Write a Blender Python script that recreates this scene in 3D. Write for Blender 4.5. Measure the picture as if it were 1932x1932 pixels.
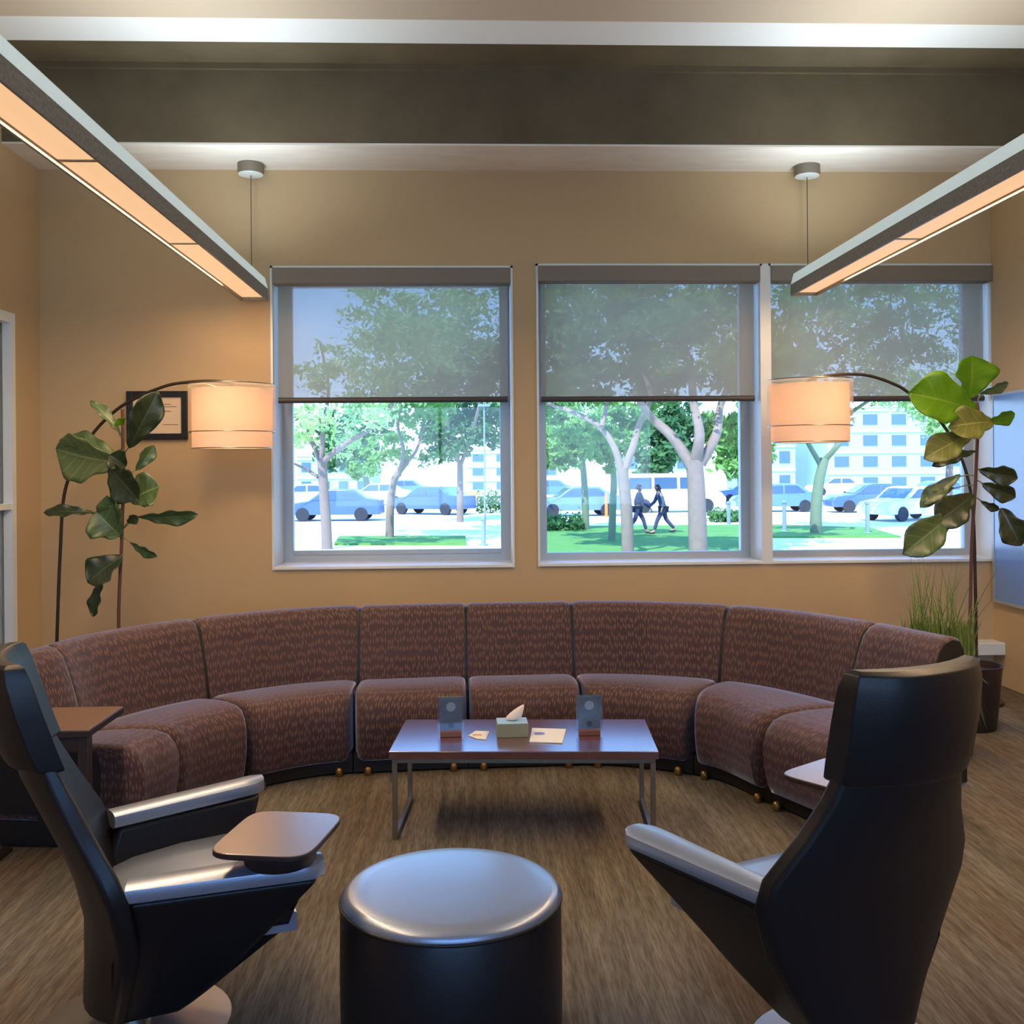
import bpy, bmesh, math, random
from mathutils import Vector, Matrix, noise
for o in list(bpy.data.objects): bpy.data.objects.remove(o)
scene = bpy.context.scene
COL = scene.collection
R = math.radians
random.seed(7)

# ------------------------------------------------------------------ camera
FOC, CX, CY, EYE = 1920.0, 966.0, 885.0, 1.65      # focal length and principal point in the 1932 px frame
CAMROT = Matrix.Rotation(R(-2.2), 4, 'Z') @ Matrix.Rotation(R(90), 4, 'X') @ Matrix.Rotation(R(-0.45), 4, 'Z')
cam_d = bpy.data.cameras.new('camera'); cam = bpy.data.objects.new('camera', cam_d); COL.objects.link(cam)
cam.matrix_world = Matrix.Translation((0, 0, EYE)) @ CAMROT
cam_d.sensor_width = 36.0; cam_d.lens = 36.0 * FOC / 1932.0
cam_d.shift_y = -(966.0 - CY) / 1932.0
cam_d.clip_start = 0.05; cam_d.clip_end = 400
scene.camera = cam
def _ray(u, v): return CAMROT.to_3x3() @ Vector(((u - CX) / FOC, -(v - CY) / FOC, -1.0))
def at(u, v, Y):                                     # the point of the photo pixel (u, v) at distance Y
    d = _ray(u, v); t = Y / d.y
    return Vector((d.x * t, Y, EYE + d.z * t))
def atz(u, v, z):                                    # the same on the level z
    d = _ray(u, v); t = (z - EYE) / d.z
    return Vector((d.x * t, d.y * t, z))

# ------------------------------------------------------------------ sky, sun, exposure
scene.view_settings.view_transform = 'Standard'; scene.view_settings.look = 'None'
scene.view_settings.gamma = 1.0; scene.view_settings.use_curve_mapping = False
scene.view_settings.exposure = 0.0
def s2l(c):
    return tuple((x / 255 / 12.92 if x / 255 <= 0.04045 else ((x / 255 + 0.055) / 1.055) ** 2.4) for x in c)
def rgba(c): return tuple(s2l(c)) + (1.0,)
world = bpy.data.worlds.new('sky'); scene.world = world; world.use_nodes = True
wn = world.node_tree; wn.nodes.clear()
wo = wn.nodes.new('ShaderNodeOutputWorld'); wb = wn.nodes.new('ShaderNodeBackground')
wr = wn.nodes.new('ShaderNodeValToRGB'); wx = wn.nodes.new('ShaderNodeSeparateXYZ'); wt = wn.nodes.new('ShaderNodeTexCoord')
wn.links.new(wt.outputs['Generated'], wx.inputs[0]); wn.links.new(wx.outputs['Z'], wr.inputs[0])
e = wr.color_ramp.elements
e[0].position = 0.0; e[0].color = (0.62, 0.80, 1.0, 1)
e[1].position = 0.55; e[1].color = (0.15, 0.36, 0.95, 1)
e2 = wr.color_ramp.elements.new(0.16); e2.color = (0.30, 0.55, 1.0, 1)
wn.links.new(wr.outputs[0], wb.inputs[0]); wb.inputs[1].default_value = 5.0
wn.links.new(wb.outputs[0], wo.inputs[0])
def light(name, kind, loc, energy, color, rot=(0, 0, 0), **kw):
    d = bpy.data.lights.new(name, kind); d.energy = energy; d.color = color
    for k, v in kw.items(): setattr(d, k, v)
    o = bpy.data.objects.new(name, d); COL.objects.link(o); o.location = loc; o.rotation_euler = rot
    return o
SUN = light('sun', 'SUN', (0, -5, 30), 10.0, (1.0, 0.95, 0.86), (R(38), 0, R(-28)), angle=R(0.6))

WARM = (1.0, 0.66, 0.38)
# ------------------------------------------------------------------ materials
def mat(name, color, rough=0.6, metal=0.0, spec=0.5, noise_amt=0.0, nscale=8.0, color2=None, bump=0.0, bscale=60.0, stretch=(1, 1, 1),
        coat=0.0, sheen=0.0, uv=False, emit=None, emit_s=0.0):
    m = bpy.data.materials.new(name); m.use_nodes = True
    nt = m.node_tree; b = nt.nodes['Principled BSDF']
    b.inputs['Base Color'].default_value = rgba(color); b.inputs['Roughness'].default_value = rough
    b.inputs['Metallic'].default_value = metal; b.inputs['Specular IOR Level'].default_value = spec
    b.inputs['Coat Weight'].default_value = coat; b.inputs['Sheen Weight'].default_value = sheen
    b.inputs['Coat Roughness'].default_value = 0.2; b.inputs['Coat IOR'].default_value = 1.75
    if emit: b.inputs['Emission Color'].default_value = rgba(emit); b.inputs['Emission Strength'].default_value = emit_s
    if color2 or bump:
        tc = nt.nodes.new('ShaderNodeTexCoord'); mp = nt.nodes.new('ShaderNodeMapping'); mp.inputs['Scale'].default_value = stretch
        nt.links.new(tc.outputs['UV' if uv else 'Object'], mp.inputs[0])
    if color2:
        n = nt.nodes.new('ShaderNodeTexNoise'); n.inputs['Scale'].default_value = nscale; n.inputs['Detail'].default_value = 5
        rp = nt.nodes.new('ShaderNodeValToRGB')
        rp.color_ramp.elements[0].position = 0.5 - 0.5 * (1 - noise_amt) ; rp.color_ramp.elements[1].position = 0.5 + 0.5 * (1 - noise_amt)
        rp.color_ramp.elements[0].color = rgba(color); rp.color_ramp.elements[1].color = rgba(color2)
        nt.links.new(mp.outputs[0], n.inputs['Vector']); nt.links.new(n.outputs['Fac'], rp.inputs[0]); nt.links.new(rp.outputs[0], b.inputs['Base Color'])
    if bump:
        n2 = nt.nodes.new('ShaderNodeTexNoise'); n2.inputs['Scale'].default_value = bscale; n2.inputs['Detail'].default_value = 3
        bp = nt.nodes.new('ShaderNodeBump'); bp.inputs['Strength'].default_value = bump; bp.inputs['Distance'].default_value = 0.01
        nt.links.new(mp.outputs[0], n2.inputs['Vector']); nt.links.new(n2.outputs['Fac'], bp.inputs['Height']); nt.links.new(bp.outputs[0], b.inputs['Normal'])
    return m
def mix_mat(name, parts):                            # parts: list of (weight, kind, color, roughness)
    m = bpy.data.materials.new(name); m.use_nodes = True; nt = m.node_tree
    nt.nodes.remove(nt.nodes['Principled BSDF']); out = nt.nodes['Material Output']
    acc = None; tot = 0
    for w, kind, c, r in parts:
        n = nt.nodes.new({'t': 'ShaderNodeBsdfTransparent', 'd': 'ShaderNodeBsdfDiffuse', 'l': 'ShaderNodeBsdfTranslucent', 'g': 'ShaderNodeBsdfGlossy'}[kind])
        n.inputs['Color'].default_value = rgba(c)
        if kind == 'g': n.inputs['Roughness'].default_value = r
        tot += w
        if acc is None: acc = n
        else:
            x = nt.nodes.new('ShaderNodeMixShader'); x.inputs[0].default_value = w / tot
            nt.links.new(acc.outputs[0], x.inputs[1]); nt.links.new(n.outputs[0], x.inputs[2]); acc = x
    nt.links.new(acc.outputs[0], out.inputs['Surface'])
    return m
def glass_mat(name, tint=(246, 252, 255), refl=1.0):
    m = bpy.data.materials.new(name); m.use_nodes = True; nt = m.node_tree
    nt.nodes.remove(nt.nodes['Principled BSDF']); out = nt.nodes['Material Output']
    t = nt.nodes.new('ShaderNodeBsdfTransparent'); t.inputs[0].default_value = rgba(tint)
    g = nt.nodes.new('ShaderNodeBsdfGlossy'); g.inputs['Roughness'].default_value = 0.02
    f = nt.nodes.new('ShaderNodeFresnel'); f.inputs['IOR'].default_value = 1.45
    x = nt.nodes.new('ShaderNodeMixShader')
    nt.links.new(f.outputs[0], x.inputs[0]); nt.links.new(t.outputs[0], x.inputs[1]); nt.links.new(g.outputs[0], x.inputs[2])
    nt.links.new(x.outputs[0], out.inputs['Surface'])
    return m
M = {}
M['wall'] = mat('wall_paint', (192, 168, 130), 0.85, bump=0.06, bscale=180)
M['white_wall'] = mat('white_paint', (238, 242, 242), 0.6)
M['frame_white'] = mat('white_frame_paint', (222, 230, 232), 0.4)
M['frame_grey'] = mat('grey_aluminium', (170, 180, 188), 0.4, metal=0.3)
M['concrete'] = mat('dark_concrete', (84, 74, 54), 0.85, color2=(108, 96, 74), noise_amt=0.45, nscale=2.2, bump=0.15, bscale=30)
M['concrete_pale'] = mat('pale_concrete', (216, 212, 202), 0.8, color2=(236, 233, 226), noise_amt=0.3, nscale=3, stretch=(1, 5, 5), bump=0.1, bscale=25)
M['ceiling'] = mat('beige_ceiling', (196, 180, 158), 0.85)
M['leather'] = mat('black_leather', (15, 18, 25), 0.45, spec=0.4, bump=0.08, bscale=240, coat=0.05)
M['leather_skylit'] = mat('black_leather_skylit', (146, 160, 182), 0.36, metal=0.55, spec=0.75, bump=0.06, bscale=240, coat=0.4)  # black leather tops, coloured pale blue to imitate the window's reflection
M['tablet'] = mat('walnut_laminate', (96, 82, 82), 0.36, color2=(108, 90, 86), noise_amt=0.3, nscale=6, stretch=(1, 8, 1), coat=0.8)
M['tablet_edge'] = mat('dark_edge_band', (44, 30, 30), 0.5)
M['table_top'] = mat('mahogany_laminate', (84, 48, 42), 0.2, color2=(98, 60, 52), noise_amt=0.3, nscale=5, stretch=(1, 9, 1), coat=1.0, spec=1.0)
M['steel'] = mat('brushed_steel', (150, 148, 140), 0.32, metal=0.9)
M['dark_metal'] = mat('dark_bronze_metal', (70, 62, 52), 0.4, metal=0.7)
M['black'] = mat('black_plastic', (18, 18, 21), 0.5)
M['brass'] = mat('aged_brass', (150, 116, 66), 0.35, metal=0.8)
M['end_table'] = mat('brown_laminate', (112, 86, 68), 0.45, color2=(100, 76, 60), noise_amt=0.3, nscale=6, stretch=(1, 9, 1))
M['dark_wood'] = mat('dark_wood', (44, 32, 32), 0.45)
M['blind'] = mix_mat('blind_mesh', [(0.34, 't', (255, 255, 255), 0), (0.36, 'd', (176, 170, 158), 0), (0.30, 'l', (196, 188, 168), 0)])
M['blind_bar'] = mat('grey_bar', (66, 62, 60), 0.5)
M['cassette'] = mat('grey_cassette', (128, 120, 108), 0.6)
M['glass'] = glass_mat('window_glass')
M['glass_grey'] = mix_mat('frosted_glass', [(0.35, 't', (235, 238, 240), 0), (0.4, 'l', (215, 212, 205), 0), (0.25, 'g', (200, 205, 210), 0.25)])
M['acrylic'] = mix_mat('clear_acrylic', [(0.86, 't', (226, 238, 246), 0), (0.06, 'd', (200, 220, 235), 0), (0.08, 'g', (230, 240, 250), 0.1)])
M['shade_in'] = mix_mat('lamp_linen', [(0.33, 'l', (216, 184, 160), 0), (0.67, 'd', (228, 204, 184), 0)])
M['shade_out'] = mix_mat('sheer_organza', [(0.62, 't', (255, 255, 255), 0), (0.2, 'd', (236, 228, 216), 0), (0.18, 'l', (240, 230, 214), 0)])
M['bulb'] = mat('lit_bulb', (255, 240, 210), 0.4, emit=(255, 214, 160), emit_s=6.0)
M['diffuser'] = mat('lit_diffuser', (120, 100, 80), 0.6, emit=(255, 203, 152), emit_s=0.88)
M['light_white'] = mat('white_enamel', (216, 226, 228), 0.45)
M['light_top_daylit'] = mat('white_top_painted_daylight', (226, 236, 238), 0.5, emit=(196, 222, 224), emit_s=0.42)  # white housing given a cool glow in place of daylight falling on it
M['light_grey'] = mat('perforated_grey', (158, 154, 142), 0.5, color2=(122, 118, 106), noise_amt=0.6, nscale=60)
M['canopy'] = mat('canopy_grey', (120, 112, 98), 0.5)
M['pframe'] = mat('black_frame', (24, 20, 20), 0.4)
M['paper'] = mat('cream_paper', (226, 204, 176), 0.7)
M['ink'] = mat('grey_ink', (150, 130, 112), 0.7)
M['white_paper'] = mat('white_paper', (226, 226, 214), 0.7)
M['blue_ink'] = mat('blue_ink', (112, 132, 196), 0.7)
M['orange_ink'] = mat('orange_ink', (214, 160, 100), 0.7)
M['tissue'] = mat('tissue', (236, 224, 214), 0.9)
M['tbox_side'] = mat('sage_card', (142, 142, 112), 0.6)
M['tbox_top'] = mat('pale_blue_card', (150, 190, 214), 0.6)
M['card_print'] = mat('grey_print', (112, 118, 130), 0.5, color2=(76, 84, 96), noise_amt=0.5, nscale=30)
M['print_light'] = mat('light_print', (176, 178, 186), 0.5)
M['print_dark'] = mat('dark_print', (34, 40, 48), 0.5)
M['holder_base'] = mat('oak_base', (124, 78, 56), 0.4)
M['leaf'] = mat('fig_leaf', (58, 80, 46), 0.38, color2=(82, 106, 62), noise_amt=0.2, nscale=7, spec=0.6)
M['leaf_pale'] = mat('fig_leaf_pale', (128, 140, 84), 0.5, color2=(98, 118, 66), noise_amt=0.2, nscale=9)
M['leaf_dark'] = mat('fig_leaf_dark', (34, 46, 26), 0.35, color2=(48, 62, 34), noise_amt=0.2, nscale=8, spec=0.6)
M['leaf_olive'] = mat('fig_leaf_olive', (118, 120, 56), 0.45, color2=(92, 104, 46), noise_amt=0.2, nscale=8)
M['stem'] = mat('stem_bark', (92, 60, 56), 0.7)
M['grass_blade'] = mat('grass_blade', (84, 116, 44), 0.6, color2=(116, 130, 64), noise_amt=0.2, nscale=5)
M['pot'] = mat('olive_pot', (62, 64, 42), 0.5)
M['soil'] = mat('potting_soil', (46, 36, 28), 0.95)
M['screen_blue'] = mat('blue_panel', (112, 156, 222), 0.25, coat=0.4)
def veins(m, vc):                                     # pale midrib and side veins along the leaf's own UV
    nt = m.node_tree; b = nt.nodes['Principled BSDF']; src = b.inputs['Base Color'].links[0].from_socket
    tc = nt.nodes.new('ShaderNodeTexCoord'); sx = nt.nodes.new('ShaderNodeSeparateXYZ'); nt.links.new(tc.outputs['UV'], sx.inputs[0])
    def mth(op, a, c=None, val=None):
        n = nt.nodes.new('ShaderNodeMath'); n.operation = op; nt.links.new(a, n.inputs[0])
        if c is not None: nt.links.new(c, n.inputs[1])
        if val is not None: n.inputs[1].default_value = val
        return n.outputs[0]
    av = mth('ABSOLUTE', sx.outputs['Y']); mid = mth('LESS_THAN', av, val=0.045)
    t = mth('SUBTRACT', mth('MULTIPLY', sx.outputs['X'], val=6.5), mth('MULTIPLY', av, val=1.5))
    side = mth('MULTIPLY', mth('LESS_THAN', mth('FRACT', t), val=0.13), val=0.45)
    fac = mth('MAXIMUM', mid, side)
    x = nt.nodes.new('ShaderNodeMix'); x.data_type = 'RGBA'; nt.links.new(fac, x.inputs[0]); nt.links.new(src, x.inputs[6]); x.inputs[7].default_value = rgba(vc)
    nt.links.new(x.outputs[2], b.inputs['Base Color'])
for k_, vc in (('leaf', (110, 132, 84)), ('leaf_pale', (160, 166, 112)), ('leaf_dark', (72, 84, 56)), ('leaf_olive', (146, 146, 84))): veins(M[k_], vc)
def leaf_light(name, c, c2):                          # thin leaves lit from behind
    m = mat(name, c, 0.42, color2=c2, noise_amt=0.25, nscale=8, spec=0.5); nt = m.node_tree
    b = nt.nodes['Principled BSDF']; t = nt.nodes.new('ShaderNodeBsdfTranslucent'); t.inputs[0].default_value = rgba(c2)
    x = nt.nodes.new('ShaderNodeMixShader'); x.inputs[0].default_value = 0.45
    nt.links.new(b.outputs[0], x.inputs[1]); nt.links.new(t.outputs[0], x.inputs[2]); nt.links.new(x.outputs[0], nt.nodes['Material Output'].inputs['Surface'])
    return m
M['leaf_bright'] = leaf_light('fig_leaf_backlit', (84, 138, 22), (120, 168, 30)); veins(M['leaf_bright'], (140, 176, 60))

def carpet():
    m = bpy.data.materials.new('striated_carpet'); m.use_nodes = True; nt = m.node_tree; b = nt.nodes['Principled BSDF']
    b.inputs['Roughness'].default_value = 0.95; b.inputs['Specular IOR Level'].default_value = 0.1
    tc = nt.nodes.new('ShaderNodeTexCoord')
    def nz(scale, det, st):
        mp = nt.nodes.new('ShaderNodeMapping'); mp.inputs['Scale'].default_value = st; nt.links.new(tc.outputs['Object'], mp.inputs[0])
        n = nt.nodes.new('ShaderNodeTexNoise'); n.inputs['Scale'].default_value = scale; n.inputs['Detail'].default_value = det
        nt.links.new(mp.outputs[0], n.inputs['Vector']); return n
    n1 = nz(1.0, 4, (34, 1.6, 1)); n2 = nz(1.0, 3, (120, 10, 1)); n3 = nz(1.0, 3, (2.2, 0.5, 1))
    r1 = nt.nodes.new('ShaderNodeValToRGB'); r1.color_ramp.elements[0].position = 0.36; r1.color_ramp.elements[1].position = 0.66
    r1.color_ramp.elements[0].color = rgba((99, 98, 91)); r1.color_ramp.elements[1].color = rgba((125, 122, 113))
    r2 = nt.nodes.new('ShaderNodeValToRGB'); r2.color_ramp.elements[0].position = 0.42; r2.color_ramp.elements[1].position = 0.62
    r2.color_ramp.elements[0].color = (1, 1, 1, 1); r2.color_ramp.elements[1].color = rgba((222, 212, 206))
    r3 = nt.nodes.new('ShaderNodeValToRGB'); r3.color_ramp.elements[0].position = 0.4; r3.color_ramp.elements[1].position = 0.65
    r3.color_ramp.elements[0].color = (1, 1, 1, 1); r3.color_ramp.elements[1].color = rgba((238, 220, 204))
    nt.links.new(n1.outputs['Fac'], r1.inputs[0]); nt.links.new(n2.outputs['Fac'], r2.inputs[0]); nt.links.new(n3.outputs['Fac'], r3.inputs[0])
    def mul(a, c):
        x = nt.nodes.new('ShaderNodeMix'); x.data_type = 'RGBA'; x.blend_type = 'MULTIPLY'; x.inputs[0].default_value = 1.0
        nt.links.new(a, x.inputs[6]); nt.links.new(c, x.inputs[7]); return x.outputs[2]
    nt.links.new(mul(mul(r1.outputs[0], r2.outputs[0]), r3.outputs[0]), b.inputs['Base Color'])
    bp = nt.nodes.new('ShaderNodeBump'); bp.inputs['Strength'].default_value = 0.4; bp.inputs['Distance'].default_value = 0.008
    nt.links.new(n2.outputs['Fac'], bp.inputs['Height']); nt.links.new(bp.outputs[0], b.inputs['Normal'])
    return m
M['carpet'] = carpet()
def upholstery(name, base, base2, dash):
    m = bpy.data.materials.new(name); m.use_nodes = True; nt = m.node_tree; b = nt.nodes['Principled BSDF']
    b.inputs['Roughness'].default_value = 0.75; b.inputs['Sheen Weight'].default_value = 0.8; b.inputs['Sheen Tint'].default_value = (0.72, 0.78, 1.0, 1); b.inputs['Specular IOR Level'].default_value = 0.3  # cool sheen tint stands in for blue window light on the fabric
    b.inputs['Sheen Roughness'].default_value = 0.35
    tc = nt.nodes.new('ShaderNodeTexCoord')
    mp = nt.nodes.new('ShaderNodeMapping'); mp.inputs['Scale'].default_value = (70, 19, 1); nt.links.new(tc.outputs['UV'], mp.inputs[0])
    v = nt.nodes.new('ShaderNodeTexVoronoi'); v.inputs['Scale'].default_value = 1.0; v.inputs['Randomness'].default_value = 0.55; v.voronoi_dimensions = '2D'
    nt.links.new(mp.outputs[0], v.inputs['Vector'])
    rp = nt.nodes.new('ShaderNodeValToRGB'); rp.color_ramp.elements[0].position = 0.16; rp.color_ramp.elements[1].position = 0.36
    rp.color_ramp.elements[0].color = (1, 1, 1, 1); rp.color_ramp.elements[1].color = (0, 0, 0, 1)
    nt.links.new(v.outputs['Distance'], rp.inputs[0])
    n = nt.nodes.new('ShaderNodeTexNoise'); n.inputs['Scale'].default_value = 3.0; n.inputs['Detail'].default_value = 6
    nt.links.new(tc.outputs['UV'], n.inputs['Vector'])
    r2 = nt.nodes.new('ShaderNodeValToRGB'); r2.color_ramp.elements[0].position = 0.35; r2.color_ramp.elements[1].position = 0.65
    r2.color_ramp.elements[0].color = rgba(base); r2.color_ramp.elements[1].color = rgba(base2)
    nt.links.new(n.outputs['Fac'], r2.inputs[0])
    x = nt.nodes.new('ShaderNodeMix'); x.data_type = 'RGBA'
    nt.links.new(rp.outputs[0], x.inputs[0]); nt.links.new(r2.outputs[0], x.inputs[6]); x.inputs[7].default_value = rgba(dash)
    nt.links.new(x.outputs[2], b.inputs['Base Color'])
    return m
M['sofa'] = upholstery('sofa_upholstery', (66, 49, 51), (78, 58, 58), (112, 85, 76))

# ------------------------------------------------------------------ mesh helpers
def setp(o, label=None, cat=None, group=None, kind=None):
    if label: o['label'] = label
    if cat: o['category'] = cat
    if group: o['group'] = group
    if kind: o['kind'] = kind
    return o
def obj(name, bm, m, parent=None, smooth=True, bevel=0.0, seg=3, subsurf=0, auto=True, loc=None):
    me = bpy.data.meshes.new(name); bm.normal_update(); bm.to_mesh(me); bm.free()
    for mm in (m if isinstance(m, (list, tuple)) else [m]): me.materials.append(mm)
    o = bpy.data.objects.new(name, me); COL.objects.link(o)
    if parent is not None: o.parent = parent
    if loc is not None: o.location = loc
    if smooth:
        for p in me.polygons: p.use_smooth = True
        if auto and not subsurf: me.set_sharp_from_angle(angle=R(40))
    if bevel:
        b = o.modifiers.new('bevel', 'BEVEL'); b.width = bevel; b.segments = seg; b.limit_method = 'ANGLE'; b.angle_limit = R(30)
        b.harden_normals = False
    if subsurf:
        s = o.modifiers.new('subdivision', 'SUBSURF'); s.levels = subsurf; s.render_levels = subsurf
    return o
def thing(name, label, cat, loc=(0, 0, 0), rotz=0.0, group=None):
    o = bpy.data.objects.new(name, None); COL.objects.link(o); o.empty_display_size = 0.1
    o.location = loc; o.rotation_euler = (0, 0, rotz)
    return setp(o, label, cat, group)
def struct(name, bm, m, parent=None, **kw):
    o = obj(name, bm, m, parent, **kw)
    if parent is None: o['kind'] = 'structure'
    return o
def B(): return bmesh.new()
def box(bm, lo, hi, mi=0):
    x0, y0, z0 = lo; x1, y1, z1 = hi
    vs = [bm.verts.new(p) for p in ((x0, y0, z0), (x1, y0, z0), (x1, y1, z0), (x0, y1, z0), (x0, y0, z1), (x1, y0, z1), (x1, y1, z1), (x0, y1, z1))]
    for f in ((0, 3, 2, 1), (4, 5, 6, 7), (0, 1, 5, 4), (1, 2, 6, 5), (2, 3, 7, 6), (3, 0, 4, 7)):
        bm.faces.new([vs[i] for i in f]).material_index = mi
    return bm
def bx(lo, hi): return box(B(), lo, hi)
def ringloft(bm, rings, cap=True, closed=True, mi=0):
    rv = [[bm.verts.new(p) for p in r] for r in rings]
    n = len(rv[0])
    for a, b in zip(rv[:-1], rv[1:]):
        for i in range(n if closed else n - 1):
            j = (i + 1) % n
            bm.faces.new((a[i], a[j], b[j], b[i])).material_index = mi
    if cap and closed:
        bm.faces.new(list(reversed(rv[0]))).material_index = mi; bm.faces.new(rv[-1]).material_index = mi
    return rv
def lathe(bm, prof, n=40, c=(0, 0, 0), mi=0, cap=True):
    ringloft(bm, [[(c[0] + r * math.cos(2 * math.pi * i / n), c[1] + r * math.sin(2 * math.pi * i / n), c[2] + z) for i in range(n)] for r, z in prof], cap, mi=mi)
    return bm
def tube(bm, pts, rad, n=10, cap=True):
    pts = [Vector(p) for p in pts]; rings = []
    up = None
    for i, p in enumerate(pts):
        d = (pts[min(i + 1, len(pts) - 1)] - pts[max(i - 1, 0)]).normalized()
        if up is None: up = d.orthogonal().normalized()
        up = (up - d * up.dot(d)).normalized(); s = d.cross(up)
        r = rad[i] if isinstance(rad, (list, tuple)) else rad
        rings.append([p + (up * math.cos(2 * math.pi * k / n) + s * math.sin(2 * math.pi * k / n)) * r for k in range(n)])
    ringloft(bm, rings, cap); return bm
def smooth_path(pts, k=6):                            # Catmull-Rom through the points
    pts = [Vector(p) for p in pts]; out = []
    for i in range(len(pts) - 1):
        p0, p1, p2, p3 = pts[max(i - 1, 0)], pts[i], pts[i + 1], pts[min(i + 2, len(pts) - 1)]
        for j in range(k):
            t = j / k
            out.append(0.5 * ((2 * p1) + (p2 - p0) * t + (2 * p0 - 5 * p1 + 4 * p2 - p3) * t * t + (3 * p1 - p0 - 3 * p2 + p3) * t ** 3))
    out.append(pts[-1]); return out
def slab(bm, outline, z0, z1, bev=0.0):               # outline in xy, optional rounded edge
    if bev:
        c = Vector((sum(p[0] for p in outline) / len(outline), sum(p[1] for p in outline) / len(outline)))
        def ins(d): return [Vector(p) + (c - Vector(p)).normalized() * d for p in outline]
        rings = [[(p.x, p.y, z0) for p in ins(bev)], [(p.x, p.y, z0 + bev) for p in ins(0)], [(p.x, p.y, z1 - bev) for p in ins(0)],
                 [(p.x, p.y, z1 - 0.3 * bev) for p in ins(0.35 * bev)], [(p.x, p.y, z1) for p in ins(bev)]]
    else: rings = [[(p[0], p[1], z0) for p in outline], [(p[0], p[1], z1) for p in outline]]
    ringloft(bm, rings); return bm

# ------------------------------------------------------------------ the room
YW = 7.6; WT = 0.45; XL = -3.17; XR = 3.95; YB = -3.6; GZ = -0.7
w1a, w1b = at(512, 790, YW), at(969, 790, YW)
w2a, w2b = at(1013, 790, YW), at(1876, 790, YW)
ZS1, ZT1 = at(740, 1073, YW).z, at(740, 502, YW).z
ZS2, ZT2 = at(1440, 1064, YW).z, at(1440, 498, YW).z
ZTOP = 4.75
def wall_back():
    bm = B(); y0, y1 = YW, YW + WT; zt = max(ZT1, ZT2)
    box(bm, (XL - 0.3, y0, 0), (w1a.x, y1, ZTOP))
    box(bm, (w1b.x, y0, 0), (w2a.x, y1, ZTOP))
    box(bm, (w2b.x, y0, 0), (XR + 0.3, y1, ZTOP))
    box(bm, (w1a.x, y0, 0), (w1b.x, y1, ZS1)); box(bm, (w1a.x, y0, ZT1), (w1b.x, y1, ZTOP))
    box(bm, (w2a.x, y0, 0), (w2b.x, y1, ZS2)); box(bm, (w2a.x, y0, ZT2), (w2b.x, y1, ZTOP))
    return bm
struct('wall_back', wall_back(), M['wall'], smooth=False)
struct('floor', bx((XL - 1.6, YB - 0.3, -0.12), (XR + 0.3, YW + WT, 0)), M['carpet'], smooth=False)
struct('wall_right', bx((XR, YB, 0), (XR + 0.25, YW, ZTOP)), M['wall'], smooth=False)
RW = (-2.7, 3.5, 0.9, 3.7)
rw = B(); box(rw, (XL - 0.3, YB - 0.25, 0), (RW[0], YB, ZTOP)); box(rw, (RW[1], YB - 0.25, 0), (XR + 0.3, YB, ZTOP))
box(rw, (RW[0], YB - 0.25, 0), (RW[1], YB, RW[2])); box(rw, (RW[0], YB - 0.25, RW[3]), (RW[1], YB, ZTOP))
struct('wall_rear', rw, M['wall'], smooth=False)
# left wall: a short painted return by the corner, then a glass partition towards the viewer
GY = 7.17
struct('wall_left', box(box(bx((XL - 0.2, GY, 0), (XL, YW, ZTOP)), (XL - 0.2, YB, 2.75), (XL, GY, ZTOP)), (XL - 0.2, YB, 0), (XL, 3.0, 2.75)), M['wall'], smooth=False)
gp = thing('door_1', None, None, (XL, GY, 0)); gp['kind'] = 'structure'
fr = B()
for yy in (0, -1.36, -2.72, -4.11): box(fr, (-0.12, yy - 0.06, 0), (0.012, yy, 2.75))
for z0, z1 in ((0, 0.1), (1.40, 1.44), (2.68, 2.75)): box(fr, (-0.11, -4.17, z0), (0.008, -0.06, z1))
obj('frame', fr, M['frame_white'], gp, smooth=False)
obj('glass_pane', bx((-0.06, -4.17, 0.1), (-0.05, -0.06, 2.68)), M['glass_grey'], gp, smooth=False)
struct('wall_corridor', bx((XL - 1.6, YB, 0), (XL - 1.5, YW, ZTOP)), M['wall'], smooth=False)

# ceiling: pale soffit against the wall, deep concrete beam, recess, white bulkhead, beige ceiling
ZB = at(900, 322, YW).z; YBM = atz(900, 275, ZB).y; ZR = at(900, 130, YBM).z
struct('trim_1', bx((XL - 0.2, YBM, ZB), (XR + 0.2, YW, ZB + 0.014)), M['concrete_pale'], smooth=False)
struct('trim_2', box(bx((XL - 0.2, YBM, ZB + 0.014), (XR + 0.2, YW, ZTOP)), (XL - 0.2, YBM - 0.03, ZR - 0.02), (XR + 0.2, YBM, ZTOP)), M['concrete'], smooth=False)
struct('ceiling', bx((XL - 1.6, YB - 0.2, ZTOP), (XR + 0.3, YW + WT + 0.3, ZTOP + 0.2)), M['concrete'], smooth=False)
bA, bB = atz(930, 83, ZR - 0.03).y, atz(930, 29, ZR - 0.03).y
struct('trim_3', bx((XL - 0.2, bB, ZR - 0.03), (XR + 0.2, bA, ZTOP)), M['white_wall'], smooth=False)
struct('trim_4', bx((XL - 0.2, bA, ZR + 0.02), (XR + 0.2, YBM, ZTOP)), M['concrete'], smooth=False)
struct('trim_5', bx((XL - 0.2, YB, ZR - 0.06), (XR + 0.2, bB, ZTOP)), M['ceiling'], smooth=False)
# low rail by the right corner
struct('baseboard_back', bx((at(1800, 1230, 7.55).x, 7.50, 0.0), (XR, YW, 0.1)), M['frame_white'], smooth=False)
ra, rb = at(1700, 1238, 7.45), at(1886, 1212, 7.45)
struct('trim_6', bx((ra.x, 7.42, ra.z), (XR, YW, rb.z)), M['frame_white'], smooth=False, bevel=0.008)

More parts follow.
